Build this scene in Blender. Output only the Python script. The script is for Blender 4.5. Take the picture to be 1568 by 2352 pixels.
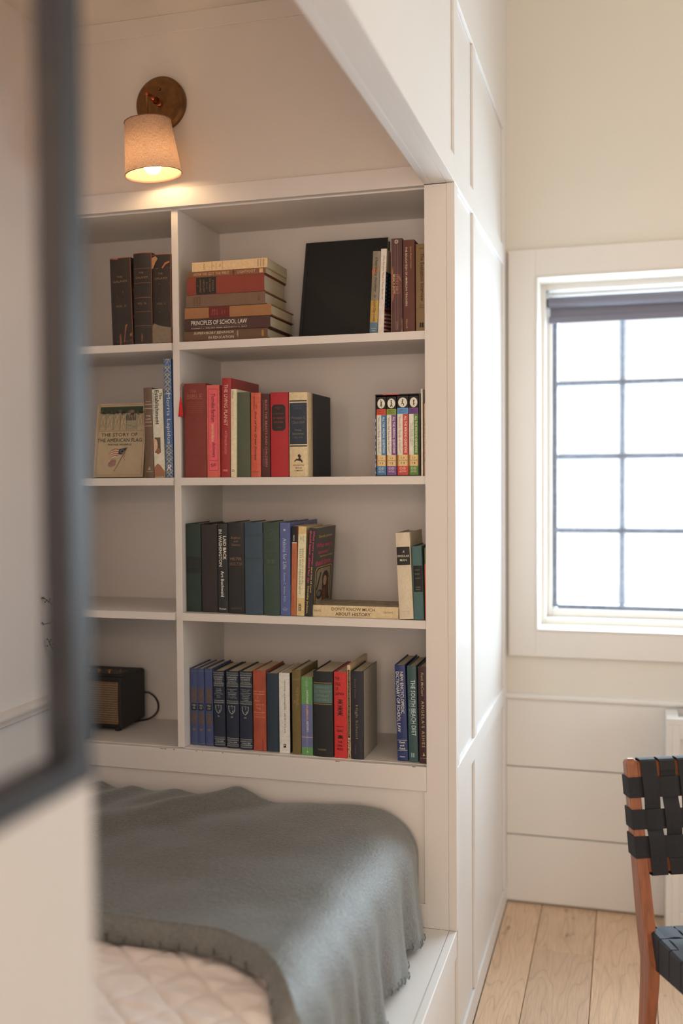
import bpy, math, random
from mathutils import Vector, Matrix, noise as mnoise

# ------------------------------------------------------------------ clean
for _o in list(bpy.data.objects):
    bpy.data.objects.remove(_o, do_unlink=True)
SC = bpy.context.scene
COL = SC.collection
random.seed(4)

# ------------------------------------------------------------------ camera
cam_data = bpy.data.cameras.new('camera')
cam = bpy.data.objects.new('camera', cam_data)
COL.objects.link(cam)
YAW, PIT, ROL = .2756, .0358, -.0073
_f = Vector((-math.sin(YAW)*math.cos(PIT), math.cos(YAW)*math.cos(PIT), -math.sin(PIT)))
_r = Vector((math.cos(YAW), math.sin(YAW), 0))
_u = _r.cross(_f)
_a = math.cos(ROL)*_r + math.sin(ROL)*_u
_b = -math.sin(ROL)*_r + math.cos(ROL)*_u
cam.matrix_world = Matrix(((_a.x, _b.x, -_f.x, .390), (_a.y, _b.y, -_f.y, -2.368), (_a.z, _b.z, -_f.z, 1.447), (0, 0, 0, 1)))
cam_data.sensor_fit = 'AUTO'
cam_data.sensor_width = 36
cam_data.lens = 2322.6/2352*36
cam_data.clip_start = .02
cam_data.dof.use_dof = True
cam_data.dof.focus_distance = 2.47
cam_data.dof.aperture_fstop = 1.45
SC.camera = cam

# ------------------------------------------------------------------ world, lights, exposure
SC.view_settings.view_transform = 'Standard'
SC.view_settings.look = 'None'
SC.view_settings.gamma = 1
SC.view_settings.use_curve_mapping = False
SC.view_settings.exposure = EXPOSURE = -0.34
world = bpy.data.worlds.new('overcast_sky')
SC.world = world
world.use_nodes = True
_bg = world.node_tree.nodes['Background']
_bg.inputs[0].default_value = (1, .985, .96, 1)
_bg.inputs[1].default_value = 1.6

def area_light(name, loc, rot, sx, sy, power, colr, spread=180):
    l = bpy.data.lights.new(name, 'AREA')
    l.shape = 'RECTANGLE'; l.size = sx; l.size_y = sy; l.energy = power; l.color = colr
    l.spread = math.radians(spread)
    o = bpy.data.objects.new(name, l); COL.objects.link(o)
    o.location = loc; o.rotation_euler = rot
    return o
# daylight through the window the photograph shows (the light fills the opening, just outside the glass)
area_light('window_daylight', (.86, 1.36, 1.50), (math.radians(-90), 0, 0), 1.44, 1.04, 88, (.70, .86, 1))
# cool daylight through the window in the wall to the right of the frame
area_light('second_window_daylight', (3.17, -.35, 1.55), (0, math.radians(90), 0), 1.1, 1.1, 19, (.66, .82, 1))
# warm fill added behind the camera for shelves and wall faces, source unseen
area_light('rear_fill_light', (.70, -3.98, 1.45), (math.radians(90), 0, 0), 1.1, 1.9, 37, (1, .76, .56))
# warm fill added high in the room, no lamp is seen there
_pl = bpy.data.lights.new('room_fill_light', 'POINT'); _pl.energy = 12; _pl.color = (1, .74, .48); _pl.shadow_soft_size = .12
_po = bpy.data.objects.new('room_fill_light', _pl); COL.objects.link(_po); _po.location = (1.9, -1.0, 2.5)
# warm fill added at the head of the bed to brighten the shelf bays
_pl2 = bpy.data.lights.new('bed_head_fill_light', 'POINT'); _pl2.energy = 8.0; _pl2.color = (1, .64, .46); _pl2.shadow_soft_size = .05
_po2 = bpy.data.objects.new('bed_head_fill_light', _pl2); COL.objects.link(_po2); _po2.location = (-.60, -2.05, 1.80)

# ------------------------------------------------------------------ materials
def lin(c):
    c = c/255.0
    return c/12.92 if c <= .04045 else ((c+.055)/1.055)**2.4
def rgb(r, g, b): return (lin(r), lin(g), lin(b))
def ph(r, g, b):            # colour of a printed or cloth surface, light of the nook divided out
    c = (lin(r)*1.22, lin(g)*1.45, lin(b)*1.48); y = .3*c[0]+.6*c[1]+.1*c[2]
    return tuple(min(.84, .92*x+.08*y) for x in c)
_mats = {}
def mat(kind, c, rough=.6, metal=0.0, **kw):
    key = (kind, tuple(round(x, 4) for x in c), rough, metal, tuple(sorted(kw.items())))
    if key in _mats: return _mats[key]
    m = bpy.data.materials.new(kind); m.use_nodes = True
    nt = m.node_tree; N = nt.nodes; L = nt.links
    b = N['Principled BSDF']
    b.inputs['Roughness'].default_value = rough; b.inputs['Metallic'].default_value = metal
    if 'spec' in kw: b.inputs['Specular IOR Level'].default_value = kw['spec']
    tc = N.new('ShaderNodeTexCoord')
    vec = tc.outputs['Object']
    def noise(scale, detail=3, sc=None, dist=0.0):
        n = N.new('ShaderNodeTexNoise'); n.inputs['Scale'].default_value = scale; n.inputs['Detail'].default_value = detail
        n.inputs['Distortion'].default_value = dist
        if sc:
            mp = N.new('ShaderNodeMapping'); mp.inputs['Scale'].default_value = sc
            L.new(vec, mp.inputs[0]); L.new(mp.outputs[0], n.inputs[0])
        else: L.new(vec, n.inputs[0])
        return n.outputs['Fac']
    def ramp(fac, stops):
        r = N.new('ShaderNodeValToRGB'); e = r.color_ramp.elements
        e[0].position, e[0].color = stops[0][0], (*stops[0][1], 1); e[1].position, e[1].color = stops[-1][0], (*stops[-1][1], 1)
        for p, cc in stops[1:-1]:
            x = e.new(p); x.color = (*cc, 1)
        L.new(fac, r.inputs[0]); return r.outputs[0]
    def bump(h, strength, dist=.001):
        bp = N.new('ShaderNodeBump'); bp.inputs['Strength'].default_value = strength; bp.inputs['Distance'].default_value = dist
        L.new(h, bp.inputs['Height']); L.new(bp.outputs[0], b.inputs['Normal'])
    def mixc(a, bb, fac, mode='MIX'):
        x = N.new('ShaderNodeMix'); x.data_type = 'RGBA'; x.blend_type = mode
        for s, v in ((x.inputs[6], a), (x.inputs[7], bb)):
            if isinstance(v, tuple): s.default_value = (*v, 1)
            else: L.new(v, s)
        if isinstance(fac, (int, float)): x.inputs[0].default_value = fac
        else: L.new(fac, x.inputs[0])
        return x.outputs[2]
    k = lambda f: tuple(min(1, x*f) for x in c)
    base = b.inputs['Base Color']
    if kind == 'paint':
        L.new(ramp(noise(1.7, 2), [(.3, k(.975)), (.7, k(1.0))]), base)
        bump(noise(220, 2), .12, .0006)
    elif kind == 'cloth':
        f = noise(900, 2, (1, 1, .25)); g = noise(30, 4)
        L.new(mixc(ramp(f, [(.3, k(.82)), (.7, k(1.16))]), ramp(g, [(.3, k(.86)), (.7, k(1.12))]), .5), base)
        bump(f, .35, .0004)
    elif kind == 'worn':
        g = noise(60, 6, (1, 1, .35), .6); w = tuple(kw.get('wear', (.35, .14, .05)))
        L.new(mixc(ramp(noise(25, 4), [(.3, k(.8)), (.7, k(1.2))]), w, ramp(g, [(.66, (0, 0, 0)), (.72, (1, 1, 1))])), base)
        bump(g, .4, .0006)
    elif kind == 'pages':
        f = noise(1, 3, (1400, 3, 3))
        L.new(ramp(f, [(.3, k(.72)), (.7, k(1.06))]), base); bump(f, .5, .0004)
    elif kind == 'pages_flat':
        f = noise(1, 3, (3, 3, 3))
        L.new(ramp(f, [(.3, k(.9)), (.7, k(1.06))]), base)
    elif kind == 'print':
        L.new(ramp(noise(140, 3), [(.3, k(.9)), (.7, k(1.08))]), base)
    elif kind == 'wool':
        f = noise(170, 4, None, .8); g = noise(650, 2); h = noise(7, 2)
        c1 = ramp(f, [(.36, k(.50)), (.64, k(1.5))])
        L.new(mixc(c1, ramp(g, [(.25, k(.8)), (.75, k(1.25))]), .35), base)
        b.inputs['Sheen Weight'].default_value = .35; b.inputs['Sheen Roughness'].default_value = .4
        b.inputs['Sheen Tint'].default_value = (.85, .93, 1, 1)
        b.inputs['Specular IOR Level'].default_value = 1.0
        b.inputs['Roughness'].default_value = .58; b.inputs['IOR'].default_value = 1.75
        bump(f, .8, .003)
    elif kind == 'quilt':
        f = noise(700, 2); L.new(ramp(noise(12, 3), [(.3, k(.95)), (.7, k(1.03))]), base); bump(f, .25, .0004)
        b.inputs['Sheen Weight'].default_value = .15
    elif kind == 'wood':      # planks: grain runs along local Y, a random offset per object
        oi = N.new('ShaderNodeObjectInfo')
        ad = N.new('ShaderNodeVectorMath'); ad.operation = 'ADD'
        ml = N.new('ShaderNodeVectorMath'); ml.operation = 'SCALE'
        cb = N.new('ShaderNodeCombineXYZ'); L.new(oi.outputs['Random'], cb.inputs[0]); L.new(oi.outputs['Random'], cb.inputs[1]); L.new(oi.outputs['Random'], cb.inputs[2])
        L.new(cb.outputs[0], ml.inputs[0]); ml.inputs['Scale'].default_value = 37.0
        L.new(vec, ad.inputs[0]); L.new(ml.outputs[0], ad.inputs[1])
        def nz(scale, sc, det=3, dist=0):
            mp = N.new('ShaderNodeMapping'); mp.inputs['Scale'].default_value = sc; L.new(ad.outputs[0], mp.inputs[0])
            n = N.new('ShaderNodeTexNoise'); n.inputs['Scale'].default_value = scale; n.inputs['Detail'].default_value = det; n.inputs['Distortion'].default_value = dist
            L.new(mp.outputs[0], n.inputs[0]); return n.outputs['Fac']
        big = nz(1.0, (9, 1.5, 4), 2, .3)
        mm = N.new('ShaderNodeMath'); mm.operation = 'MULTIPLY'; L.new(big, mm.inputs[0]); mm.inputs[1].default_value = 26.0
        fr = N.new('ShaderNodeMath'); fr.operation = 'PINGPONG'; L.new(mm.outputs[0], fr.inputs[0]); fr.inputs[1].default_value = 1.0
        rings = ramp(fr.outputs[0], [(.0, k(.66)), (.20, k(.96)), (1.0, k(1.05))])
        fine = ramp(nz(1.0, (420, 14, 60), 3), [(.3, k(.74)), (.7, k(1.14))])
        cc = mixc(rings, fine, .5)
        tone = ramp(oi.outputs['Random'], [(0, (.86, .86, .86)), (1, (1.06, 1.04, 1.0))])
        cc = mixc(cc, tone, 1.0, 'MULTIPLY')
        knots = ramp(nz(1.0, (14, 5, 5), 2, .2), [(.70, (1, 1, 1)), (.76, (.34, .30, .28))])
        cc = mixc(cc, knots, 1.0, 'MULTIPLY')
        L.new(cc, base); bump(nz(1.0, (420, 14, 60), 3), .25, .0005)
    elif kind == 'timber':    # chair wood
        f = noise(1, 4, (90, 90, 8), .4)
        L.new(ramp(f, [(.3, k(.72)), (.7, k(1.15))]), base); bump(f, .12, .0004)
    elif kind == 'webbing':
        f = noise(1, 2, kw.get('ax', (60, 60, 700)))
        L.new(ramp(f, [(.3, k(.7)), (.7, k(1.3))]), base); bump(f, .6, .0006)
    elif kind == 'metal':
        f = noise(55, 4); L.new(ramp(f, [(.3, k(.75)), (.7, k(1.2))]), base); bump(f, .08, .0005)
    elif kind == 'grille':    # woven speaker cloth: ribs across, threads down
        w = N.new('ShaderNodeTexWave'); w.bands_direction = 'Z'; w.inputs['Scale'].default_value = 50; w.inputs['Distortion'].default_value = .15
        L.new(vec, w.inputs[0]); f = noise(1, 2, (1500, 40, 260))
        cc = mixc(ramp(w.outputs['Fac'], [(.35, k(.16)), (.7, k(1.1))]), ramp(f, [(.35, k(.35)), (.65, k(1.3))]), .45)
        L.new(cc, base); bump(w.outputs['Fac'], .8, .001)
    elif kind == 'plastic':
        L.new(ramp(noise(300, 2), [(.3, k(.85)), (.7, k(1.15))]), base); bump(noise(500, 2), .3, .0004)
    elif kind == 'blind':
        f = noise(1, 2, (500, 500, 500)); L.new(ramp(f, [(.3, k(.93)), (.7, k(1.05))]), base); bump(f, .2, .0004)
    elif kind == 'twig':
        L.new(ramp(noise(200, 3), [(.3, k(.7)), (.7, k(1.3))]), base); bump(noise(300, 3), .5, .001)
    else:
        L.new(ramp(noise(50, 2), [(.3, k(.95)), (.7, k(1.03))]), base)
    _mats[key] = m
    return m
def shade_material():
    m = bpy.data.materials.new('linen_shade'); m.use_nodes = True
    N = m.node_tree.nodes; L = m.node_tree.links; N.clear()
    out = N.new('ShaderNodeOutputMaterial'); tc = N.new('ShaderNodeTexCoord')
    def nz(sc):
        mp = N.new('ShaderNodeMapping'); mp.inputs['Scale'].default_value = sc; L.new(tc.outputs['UV'], mp.inputs[0])
        n = N.new('ShaderNodeTexNoise'); n.inputs['Scale'].default_value = 1; n.inputs['Detail'].default_value = 3; L.new(mp.outputs[0], n.inputs[0]); return n.outputs['Fac']
    a = nz((640, 18, 1)); c = nz((26, 240, 1))
    mx = N.new('ShaderNodeMath'); mx.operation = 'ADD'; L.new(a, mx.inputs[0]); L.new(c, mx.inputs[1])
    r = N.new('ShaderNodeValToRGB'); r.color_ramp.elements[0].position = .38; r.color_ramp.elements[0].color = (.36, .26, .215, 1)
    hf = N.new('ShaderNodeMath'); hf.operation = 'MULTIPLY'; hf.inputs[1].default_value = .5; L.new(mx.outputs[0], hf.inputs[0])
    r.color_ramp.elements[1].position = .60; r.color_ramp.elements[1].color = (.76, .62, .54, 1); L.new(hf.outputs[0], r.inputs[0])
    d = N.new('ShaderNodeBsdfDiffuse'); t = N.new('ShaderNodeBsdfTranslucent'); L.new(r.outputs[0], d.inputs[0]); L.new(r.outputs[0], t.inputs[0])
    s = N.new('ShaderNodeMixShader'); s.inputs[0].default_value = .55; L.new(d.outputs[0], s.inputs[1]); L.new(t.outputs[0], s.inputs[2])
    L.new(s.outputs[0], out.inputs[0]); return m
def lining_material():
    m = bpy.data.materials.new('shade_lining'); m.use_nodes = True
    N = m.node_tree.nodes; L = m.node_tree.links; N.clear()
    out = N.new('ShaderNodeOutputMaterial'); d = N.new('ShaderNodeBsdfDiffuse'); t = N.new('ShaderNodeBsdfTranslucent')
    d.inputs[0].default_value = (.50, .42, .29, 1); t.inputs[0].default_value = (.80, .68, .54, 1)
    s = N.new('ShaderNodeMixShader'); s.inputs[0].default_value = .35; L.new(d.outputs[0], s.inputs[1]); L.new(t.outputs[0], s.inputs[2])
    L.new(s.outputs[0], out.inputs[0]); return m
def glass_material():
    m = bpy.data.materials.new('window_glass'); m.use_nodes = True
    N = m.node_tree.nodes; L = m.node_tree.links; N.clear()
    out = N.new('ShaderNodeOutputMaterial'); t = N.new('ShaderNodeBsdfTransparent'); g = N.new('ShaderNodeBsdfGlossy')
    g.inputs['Roughness'].default_value = .02
    t.inputs[0].default_value = (.97, .985, .98, 1)
    lw = N.new('ShaderNodeLayerWeight'); lw.inputs[0].default_value = .5
    pw = N.new('ShaderNodeMath'); pw.operation = 'POWER'; L.new(lw.outputs['Facing'], pw.inputs[0]); pw.inputs[1].default_value = 5.0
    f = N.new('ShaderNodeMath'); f.operation = 'MULTIPLY_ADD'; L.new(pw.outputs[0], f.inputs[0]); f.inputs[1].default_value = .45; f.inputs[2].default_value = .03
    s = N.new('ShaderNodeMixShader'); L.new(f.outputs[0], s.inputs[0]); L.new(t.outputs[0], s.inputs[1]); L.new(g.outputs[0], s.inputs[2])
    L.new(s.outputs[0], out.inputs[0]); return m
def emit_material(c, st):
    m = bpy.data.materials.new('lit_bulb'); m.use_nodes = True
    b = m.node_tree.nodes['Principled BSDF']; b.inputs['Emission Color'].default_value = (*c, 1); b.inputs['Emission Strength'].default_value = st
    return m
WHITE = mat('paint', (.80, .775, .75), .38)
WALLW = mat('paint', (.82, .79, .75), .55)
PLAST = mat('paint', (.79, .745, .66), .8)
GLASS = glass_material()

# ------------------------------------------------------------------ mesh helpers
class MB:
    def __init__(s): s.v = []; s.f = []; s.uv = None
    def box(s, x0, x1, y0, y1, z0, z1):
        n = len(s.v)
        s.v += [(x0, y0, z0), (x1, y0, z0), (x1, y1, z0), (x0, y1, z0), (x0, y0, z1), (x1, y0, z1), (x1, y1, z1), (x0, y1, z1)]
        s.f += [tuple(n+i for i in q) for q in ((0, 3, 2, 1), (4, 5, 6, 7), (0, 1, 5, 4), (1, 2, 6, 5), (2, 3, 7, 6), (3, 0, 4, 7))]
        return s
    def hexa(s, p):                       # eight corners, bottom ring then top ring
        n = len(s.v); s.v += [tuple(q) for q in p]
        s.f += [tuple(n+i for i in q) for q in ((0, 3, 2, 1), (4, 5, 6, 7), (0, 1, 5, 4), (1, 2, 6, 5), (2, 3, 7, 6), (3, 0, 4, 7))]
        return s
    def grid(s, rows, close=False):
        n = len(s.v); R = len(rows); W = len(rows[0])
        for r in rows: s.v += [tuple(p) for p in r]
        for i in range(R-1):
            for j in range(W if close else W-1):
                j2 = (j+1) % W
                s.f.append((n+i*W+j, n+i*W+j2, n+(i+1)*W+j2, n+(i+1)*W+j))
        return s
    def tube(s, pts, rad, seg=10, cap=True):
        pts = [Vector(p) for p in pts]; rows = []
        rr = rad if isinstance(rad, (list, tuple)) else [rad]*len(pts)
        up = Vector((0, 0, 1))
        for i, p in enumerate(pts):
            d = (pts[min(i+1, len(pts)-1)] - pts[max(i-1, 0)]).normalized()
            a = d.cross(up)
            if a.length < 1e-3: a = d.cross(Vector((1, 0, 0)))
            a.normalize(); b = a.cross(d)
            rows.append([p + rr[i]*(math.cos(2*math.pi*k/seg)*a + math.sin(2*math.pi*k/seg)*b) for k in range(seg)])
        n = len(s.v); s.grid(rows, True)
        if cap:
            s.f.append(tuple(n+k for k in range(seg))); m = n+(len(rows)-1)*seg; s.f.append(tuple(m+k for k in reversed(range(seg))))
        return s
    def lathe(s, c, prof, seg=40, axis='Z'):
        rows = []
        for r, h in prof:
            row = []
            for k in range(seg):
                a = 2*math.pi*k/seg; x, y = r*math.cos(a), r*math.sin(a)
                row.append((c[0]+x, c[1]+y, c[2]+h) if axis == 'Z' else (c[0]+x, c[1]-h, c[2]+y))
            rows.append(row)
        return s.grid(rows, True)
def link(name, mb, m, parent=None, bevel=0, smooth=False, seg=2):
    me = bpy.data.meshes.new(name)
    me.from_pydata(mb.v, [], mb.f)
    me.validate()
    if m is not None: me.materials.append(m)
    if smooth:
        me.polygons.foreach_set('use_smooth', [True]*len(me.polygons))
    o = bpy.data.objects.new(name, me); COL.objects.link(o)
    if bevel:
        b = o.modifiers.new('bevel', 'BEVEL'); b.width = bevel; b.segments = seg; b.limit_method = 'ANGLE'; b.angle_limit = math.radians(35)
    if parent is not None:
        o.parent = parent
        o.matrix_parent_inverse = Matrix.Translation(parent.location).inverted()
    return o
def box(name, d, m, parent=None, bevel=.0012):
    return link(name, MB().box(*d), m, parent, bevel)
def struct(o):
    o['kind'] = 'structure'; return o
def thing(name, label, cat, loc, group=None):
    o = bpy.data.objects.new(name, None); COL.objects.link(o); o.location = loc; o.empty_display_size = .05
    return tag(o, label, cat, group)
def tag(o, label, cat, group=None):
    o['label'] = label; o['category'] = cat
    if group: o['group'] = group
    return o
def recalc(o):
    import bmesh
    bm = bmesh.new(); bm.from_mesh(o.data); bmesh.ops.recalc_face_normals(bm, faces=bm.faces); bm.to_mesh(o.data); bm.free()
    return o

# ------------------------------------------------------------------ text helper
_tc = {}
def text_polys(s, bold=0.0, shear=0.0, spacing=1.0, lead=1.0):
    key = (s, bold, shear, spacing, lead)
    if key in _tc: return _tc[key]
    cu = bpy.data.curves.new('t', 'FONT'); cu.body = s; cu.size = 1; cu.resolution_u = 2
    cu.offset = bold; cu.shear = shear; cu.space_character = spacing; cu.space_line = lead
    cu.align_x = 'CENTER'
    ob = bpy.data.objects.new('t', cu)
    me = bpy.data.meshes.new_from_object(ob)
    v = [tuple(p.co) for p in me.vertices]; f = [tuple(p.vertices) for p in me.polygons]
    bpy.data.meshes.remove(me); bpy.data.objects.remove(ob); bpy.data.curves.remove(cu)
    x0 = min(p[0] for p in v); x1 = max(p[0] for p in v); y0 = min(p[1] for p in v); y1 = max(p[1] for p in v)
    v = [((p[0]-x0)/(x1-x0), (p[1]-y0)/max(1e-6, y1-y0)) for p in v]
    _tc[key] = (v, f)
    return _tc[key]

# ================================================================== STRUCTURE
# ---- floor of oak planks
floor = struct(box('floor', (-1.3, 3.25, -4.1, 1.10, -.06, -.012), mat('plain', rgb(70, 52, 40), .8), None, 0))
OAK = mat('wood', rgb(230, 198, 168), .42, spec=.4)
_edges = [.118 + .177*k for k in range(-1, 18)]
_plank_me = {}
def plank(x0, x1, y0, y1):
    key = (round(x1-x0, 4), round(y1-y0, 3))
    if key not in _plank_me:
        mb = MB(); w, l = key; g = .0008
        t, c = 0.0, .0022
        mb.v = [(g, g, -.012), (w-g, g, -.012), (w-g, l-g, -.012), (g, l-g, -.012),
                (g, g, -c), (w-g, g, -c), (w-g, l-g, -c), (g, l-g, -c),
                (g+c, g+c, t), (w-g-c, g+c, t), (w-g-c, l-g-c, t), (g+c, l-g-c, t)]
        mb.f = [(0, 3, 2, 1), (8, 9, 10, 11)]
        for i in range(4):
            j = (i+1) % 4
            mb.f += [(i, j, j+4, i+4), (i+4, j+4, j+8, i+8)]
        me = bpy.data.meshes.new('plank'); me.from_pydata(mb.v, [], mb.f); me.materials.append(OAK); _plank_me[key] = me
    o = bpy.data.objects.new('plank', _plank_me[key]); COL.objects.link(o); o.location = (x0, y0, 0); o.parent = floor
_cuts = {0: [.15], 1: [.713, -1.1, -2.9], 2: [-.35, -2.3], 3: [.30, -1.6], 4: [-.9, -2.7]}
for k in range(len(_edges)-1):
    ys = [-4.05] + sorted(_cuts.get(k, [(-2.9, -.7), (-3.3, -1.4, .5), (-2.2, -.1)][k % 3])) + [1.045]
    x0, x1 = _edges[k], _edges[k+1]
    if k == 0: x0 = .001
    for a, b in zip(ys[:-1], ys[1:]): plank(x0, min(x1, 3.2), a, b)

# ---- the panelled wall with the bed nook (plane x = 0) and everything framed in it
RW, ZT = -.007, 3.40
wl = MB()
wl.box(-.045, RW, .018, 1.047, 0, ZT)                       # recessed field beside the window
wl.box(-.045, RW, -1.69, .018, 2.14, ZT)                    # recessed field above the bed opening
wl.box(-.072, -.002, .0195, .03, 2.10, 2.6)
wall_left = struct(link('wall_left', wl, WHITE))
NEARW = mat('paint', (.66, .615, .575), .7)  # same wall paint, darkened and warmed to stand in for dimmer light here
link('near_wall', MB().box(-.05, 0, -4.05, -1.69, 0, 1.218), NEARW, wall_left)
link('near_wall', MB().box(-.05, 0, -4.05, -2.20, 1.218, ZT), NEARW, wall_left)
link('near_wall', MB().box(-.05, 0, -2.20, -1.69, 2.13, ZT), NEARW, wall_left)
def part(name, d, m=WHITE, parent=None, bevel=.0012): return box(name, d, m, parent, bevel)
for y0, y1 in ((.300, .345), (.968, 1.047)): part('stile', (RW, 0, y0, y1, .066, 2.568), parent=wall_left)
part('stile', (RW, 0, .0177, .045, .066, 2.1305), parent=wall_left, bevel=.0002); part('stile', (RW, 0, 0, .045, 2.131, 2.568), parent=wall_left)
for z0, z1, y0 in ((0, .065, .0177), (.690, .746, .0177), (2.1305, 2.190, 0), (2.568, 3.39, -1.69)):
    part('rail', (RW, .0008, y0, 1.047, z0, z1), parent=wall_left)
# header over the opening: face board, two soffit boards
part('header_face_board', (-.0190, .0008, -1.69, -.0004, 2.1305, 2.190), parent=wall_left, bevel=.0005)
part('soffit_board', (-.0550, -.0195, -1.69, .0, 2.1308, 2.16), parent=wall_left, bevel=.0004)
part('soffit_board', (-.0720, -.0553, -1.69, .0, 2.1305, 2.62), parent=wall_left, bevel=.0004)

# ---- window wall (plane y = 1.047): plaster above, shiplap below
wb = MB()
YW = 1.047
wb.box(-.05, .105, YW, YW+.16, 0, ZT); wb.box(1.615, 3.25, YW, YW+.16, 0, ZT)
wb.box(.105, 1.615, YW, YW+.16, 2.092, ZT); wb.box(.105, 1.615, YW, YW+.16, 0, .932)
wall_back = struct(link('wall_back', wb, PLAST))
for z0, z1 in ((.010, .2325), (.2365, .4645), (.4685, .699)):
    part('shiplap_board', (.0005, 3.2, YW-.014, YW, z0, z1), WALLW, wall_back)
t2 = MB(); rows = []
for y, z in ((0, .693), (-.019, .694), (-.0235, .700), (-.0235, .706), (-.019, .712), (-.010, .7145), (0, .715)):
    rows.append([(.0005, YW+y, z), (3.2, YW+y, z)])
t2.grid(rows)
struct(link('trim_1', t2, WALLW, None, 0, True))
struct(link('wall_right', MB().box(3.2, 3.3, -4.1, -.95, 0, ZT).box(3.2, 3.3, .25, 1.2, 0, ZT).box(3.2, 3.3, -.95, .25, 0, .95).box(3.2, 3.3, -.95, .25, 2.15, ZT), WALLW, None, 0))
struct(link('wall_front', MB().box(-1.3, .13, -4.15, -4.05, 0, ZT).box(1.27, 3.3, -4.15, -4.05, 0, ZT).box(.13, 1.27, -4.15, -4.05, 2.44, ZT), WALLW, None, 0))
struct(box('ceiling', (-1.3, 3.3, -4.15, 1.25, ZT, ZT+.05), mat('paint', (.80, .74, .62), .8), None, 0))

# ---- the bed nook
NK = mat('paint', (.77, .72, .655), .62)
LWM = mat('paint', (.86, .845, .84), .6)
struct(box('wall_alcove_left', (-1.115, -1.075, -2.25, 0, 0, 2.66), LWM, None, 0))
struct(box('wall_alcove_head', (-1.115, -.0505, -2.25, -2.21, 0, 2.66), NK, None, 0))
aw = struct(link('wall_alcove_end', MB().box(-1.26, -.0555, .006, .05, 2.14, 2.66), NK))
part('frieze_board', (-1.075, -.0725, .0015, .006, 2.5635, 2.609), NK, aw)
struct(box('ceiling_alcove', (-1.115, -.0725, -2.25, .006, 2.609, 2.65), NK, None, 0))
t3 = MB(); rows = []
for x, z in ((0, .842), (.016, .843), (.018, .848), (.018, .856), (.022, .859), (.024, .866), (.022, .872), (.012, .876), (0, .877)):
    rows.append([(-1.075+x, -2.2, z), (-1.075+x, -.001, z)])
t3.grid(rows); struct(link('trim_2', t3, WHITE, None, 0, True))

# ---- black steel interior window in the near wall
STEEL = mat('metal', rgb(38, 39, 44), .55, .0)
w2 = struct(link('window_2', MB().box(-.0245, .0005, -1.7145, -1.687, 1.218, 2.13), STEEL, None, .0015))
part('steel_sill', (-.0300, .0010, -2.195, -1.687, 1.219, 1.237), STEEL, w2, .0012)
part('steel_head', (-.0245, .0005, -2.195, -1.7145, 2.105, 2.129), STEEL, w2)
part('steel_jamb', (-.0245, .0005, -2.1995, -2.175, 1.237, 2.105), STEEL, w2)

# ---- casement window in the window wall
FR = mat('metal', rgb(128, 133, 148), .4, .0)
W1 = struct(link('window_1', MB().box(.138, .1545, 1.247, 1.285, .980, 2.060).box(1.566, 1.582, 1.247, 1.285, .980, 2.060)
     .box(.1545, 1.566, 1.247, 1.285, .976, .990).box(.1545, 1.566, 1.247, 1.285, 2.040, 2.060), FR, None, .003))
CAS = mat('paint', (.80, .76, .71), .38)
part('casing', (.009, .0975, YW-.018, YW, .841, 2.186), CAS, W1)
part('casing', (1.6225, 1.711, YW-.018, YW, .841, 2.186), CAS, W1)
part('casing', (.0975, 1.6225, YW-.018, YW, 2.098, 2.186), CAS, W1)
part('casing', (.0975, 1.6225, YW-.018, YW, .841, .927), CAS, W1)
for d in ((.0975, .1045, YW-.022, YW+.01, .927, 2.098), (1.6155, 1.6225, YW-.022, YW+.01, .927, 2.098), (.1045, 1.6155, YW-.022, YW+.01, 2.091, 2.098), (.1045, 1.6155, YW-.022, YW+.01, .927, .9335)):
    part('casing_bead', d, CAS, W1, .002)
for d in ((.100, .1195, 1.16, 1.262, .93, 2.1), (1.6005, 1.62, 1.16, 1.262, .93, 2.1), (.1195, 1.6005, 1.16, 1.262, 2.074, 2.1), (.1195, 1.6005, 1.16, 1.262, .930, .950)):
    part('window_stop', d, CAS, W1, .002)
for d in ((.1195, .137, 1.225, 1.290, .95, 2.074), (1.583, 1.6005, 1.225, 1.290, .95, 2.074), (.137, 1.583, 1.225, 1.290, 2.061, 2.074), (.137, 1.583, 1.225, 1.290, .950, .9755)):
    part('white_sash_edge', d, CAS, W1, .003)
cols = [.1545, .373, .612, .851, 1.090, 1.329, 1.566]
zr = [.990, 1.251, 1.508, 1.762, 2.040]
def bar(x0, x1, z0, z1, horiz):
    mb = MB(); y = 1.249
    if horiz:
        zc = (z0+z1)/2
        prof = [(y+.012, z0-.003), (y+.008, z0+.001), (y, zc-.004), (y-.001, zc+.004), (y+.008, z1-.001), (y+.012, z1+.003)]
        mb.grid([[(x0, py, pz), (x1, py, pz)] for py, pz in prof]); mb.grid([[(x0, y+.030, z0-.003), (x1, y+.030, z0-.003)], [(x0, y+.012, z0-.003), (x1, y+.012, z0-.003)]])
        mb.grid([[(x0, y+.012, z1+.003), (x1, y+.012, z1+.003)], [(x0, y+.030, z1+.003), (x1, y+.030, z1+.003)]])
    else:
        xc = (x0+x1)/2
        prof = [(y+.012, x0-.003), (y+.008, x0+.001), (y, xc-.004), (y-.001, xc+.004), (y+.008, x1-.001), (y+.012, x1+.003)]
        mb.grid([[(px, py, z0), (px, py, z1)] for py, px in prof]); mb.grid([[(x0-.003, y+.03, z0), (x0-.003, y+.03, z1)], [(x0-.003, y+.012, z0), (x0-.003, y+.012, z1)]])
        mb.grid([[(x1+.003, y+.012, z0), (x1+.003, y+.012, z1)], [(x1+.003, y+.03, z0), (x1+.003, y+.03, z1)]])
    return link('muntin', mb, FR, W1)
for x in cols[1:6]: bar(x-.0065, x+.0065, .990, 2.040, False)
for z in zr[1:4]: bar(.1545, 1.566, z-.0055, z+.0055, True)
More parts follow.
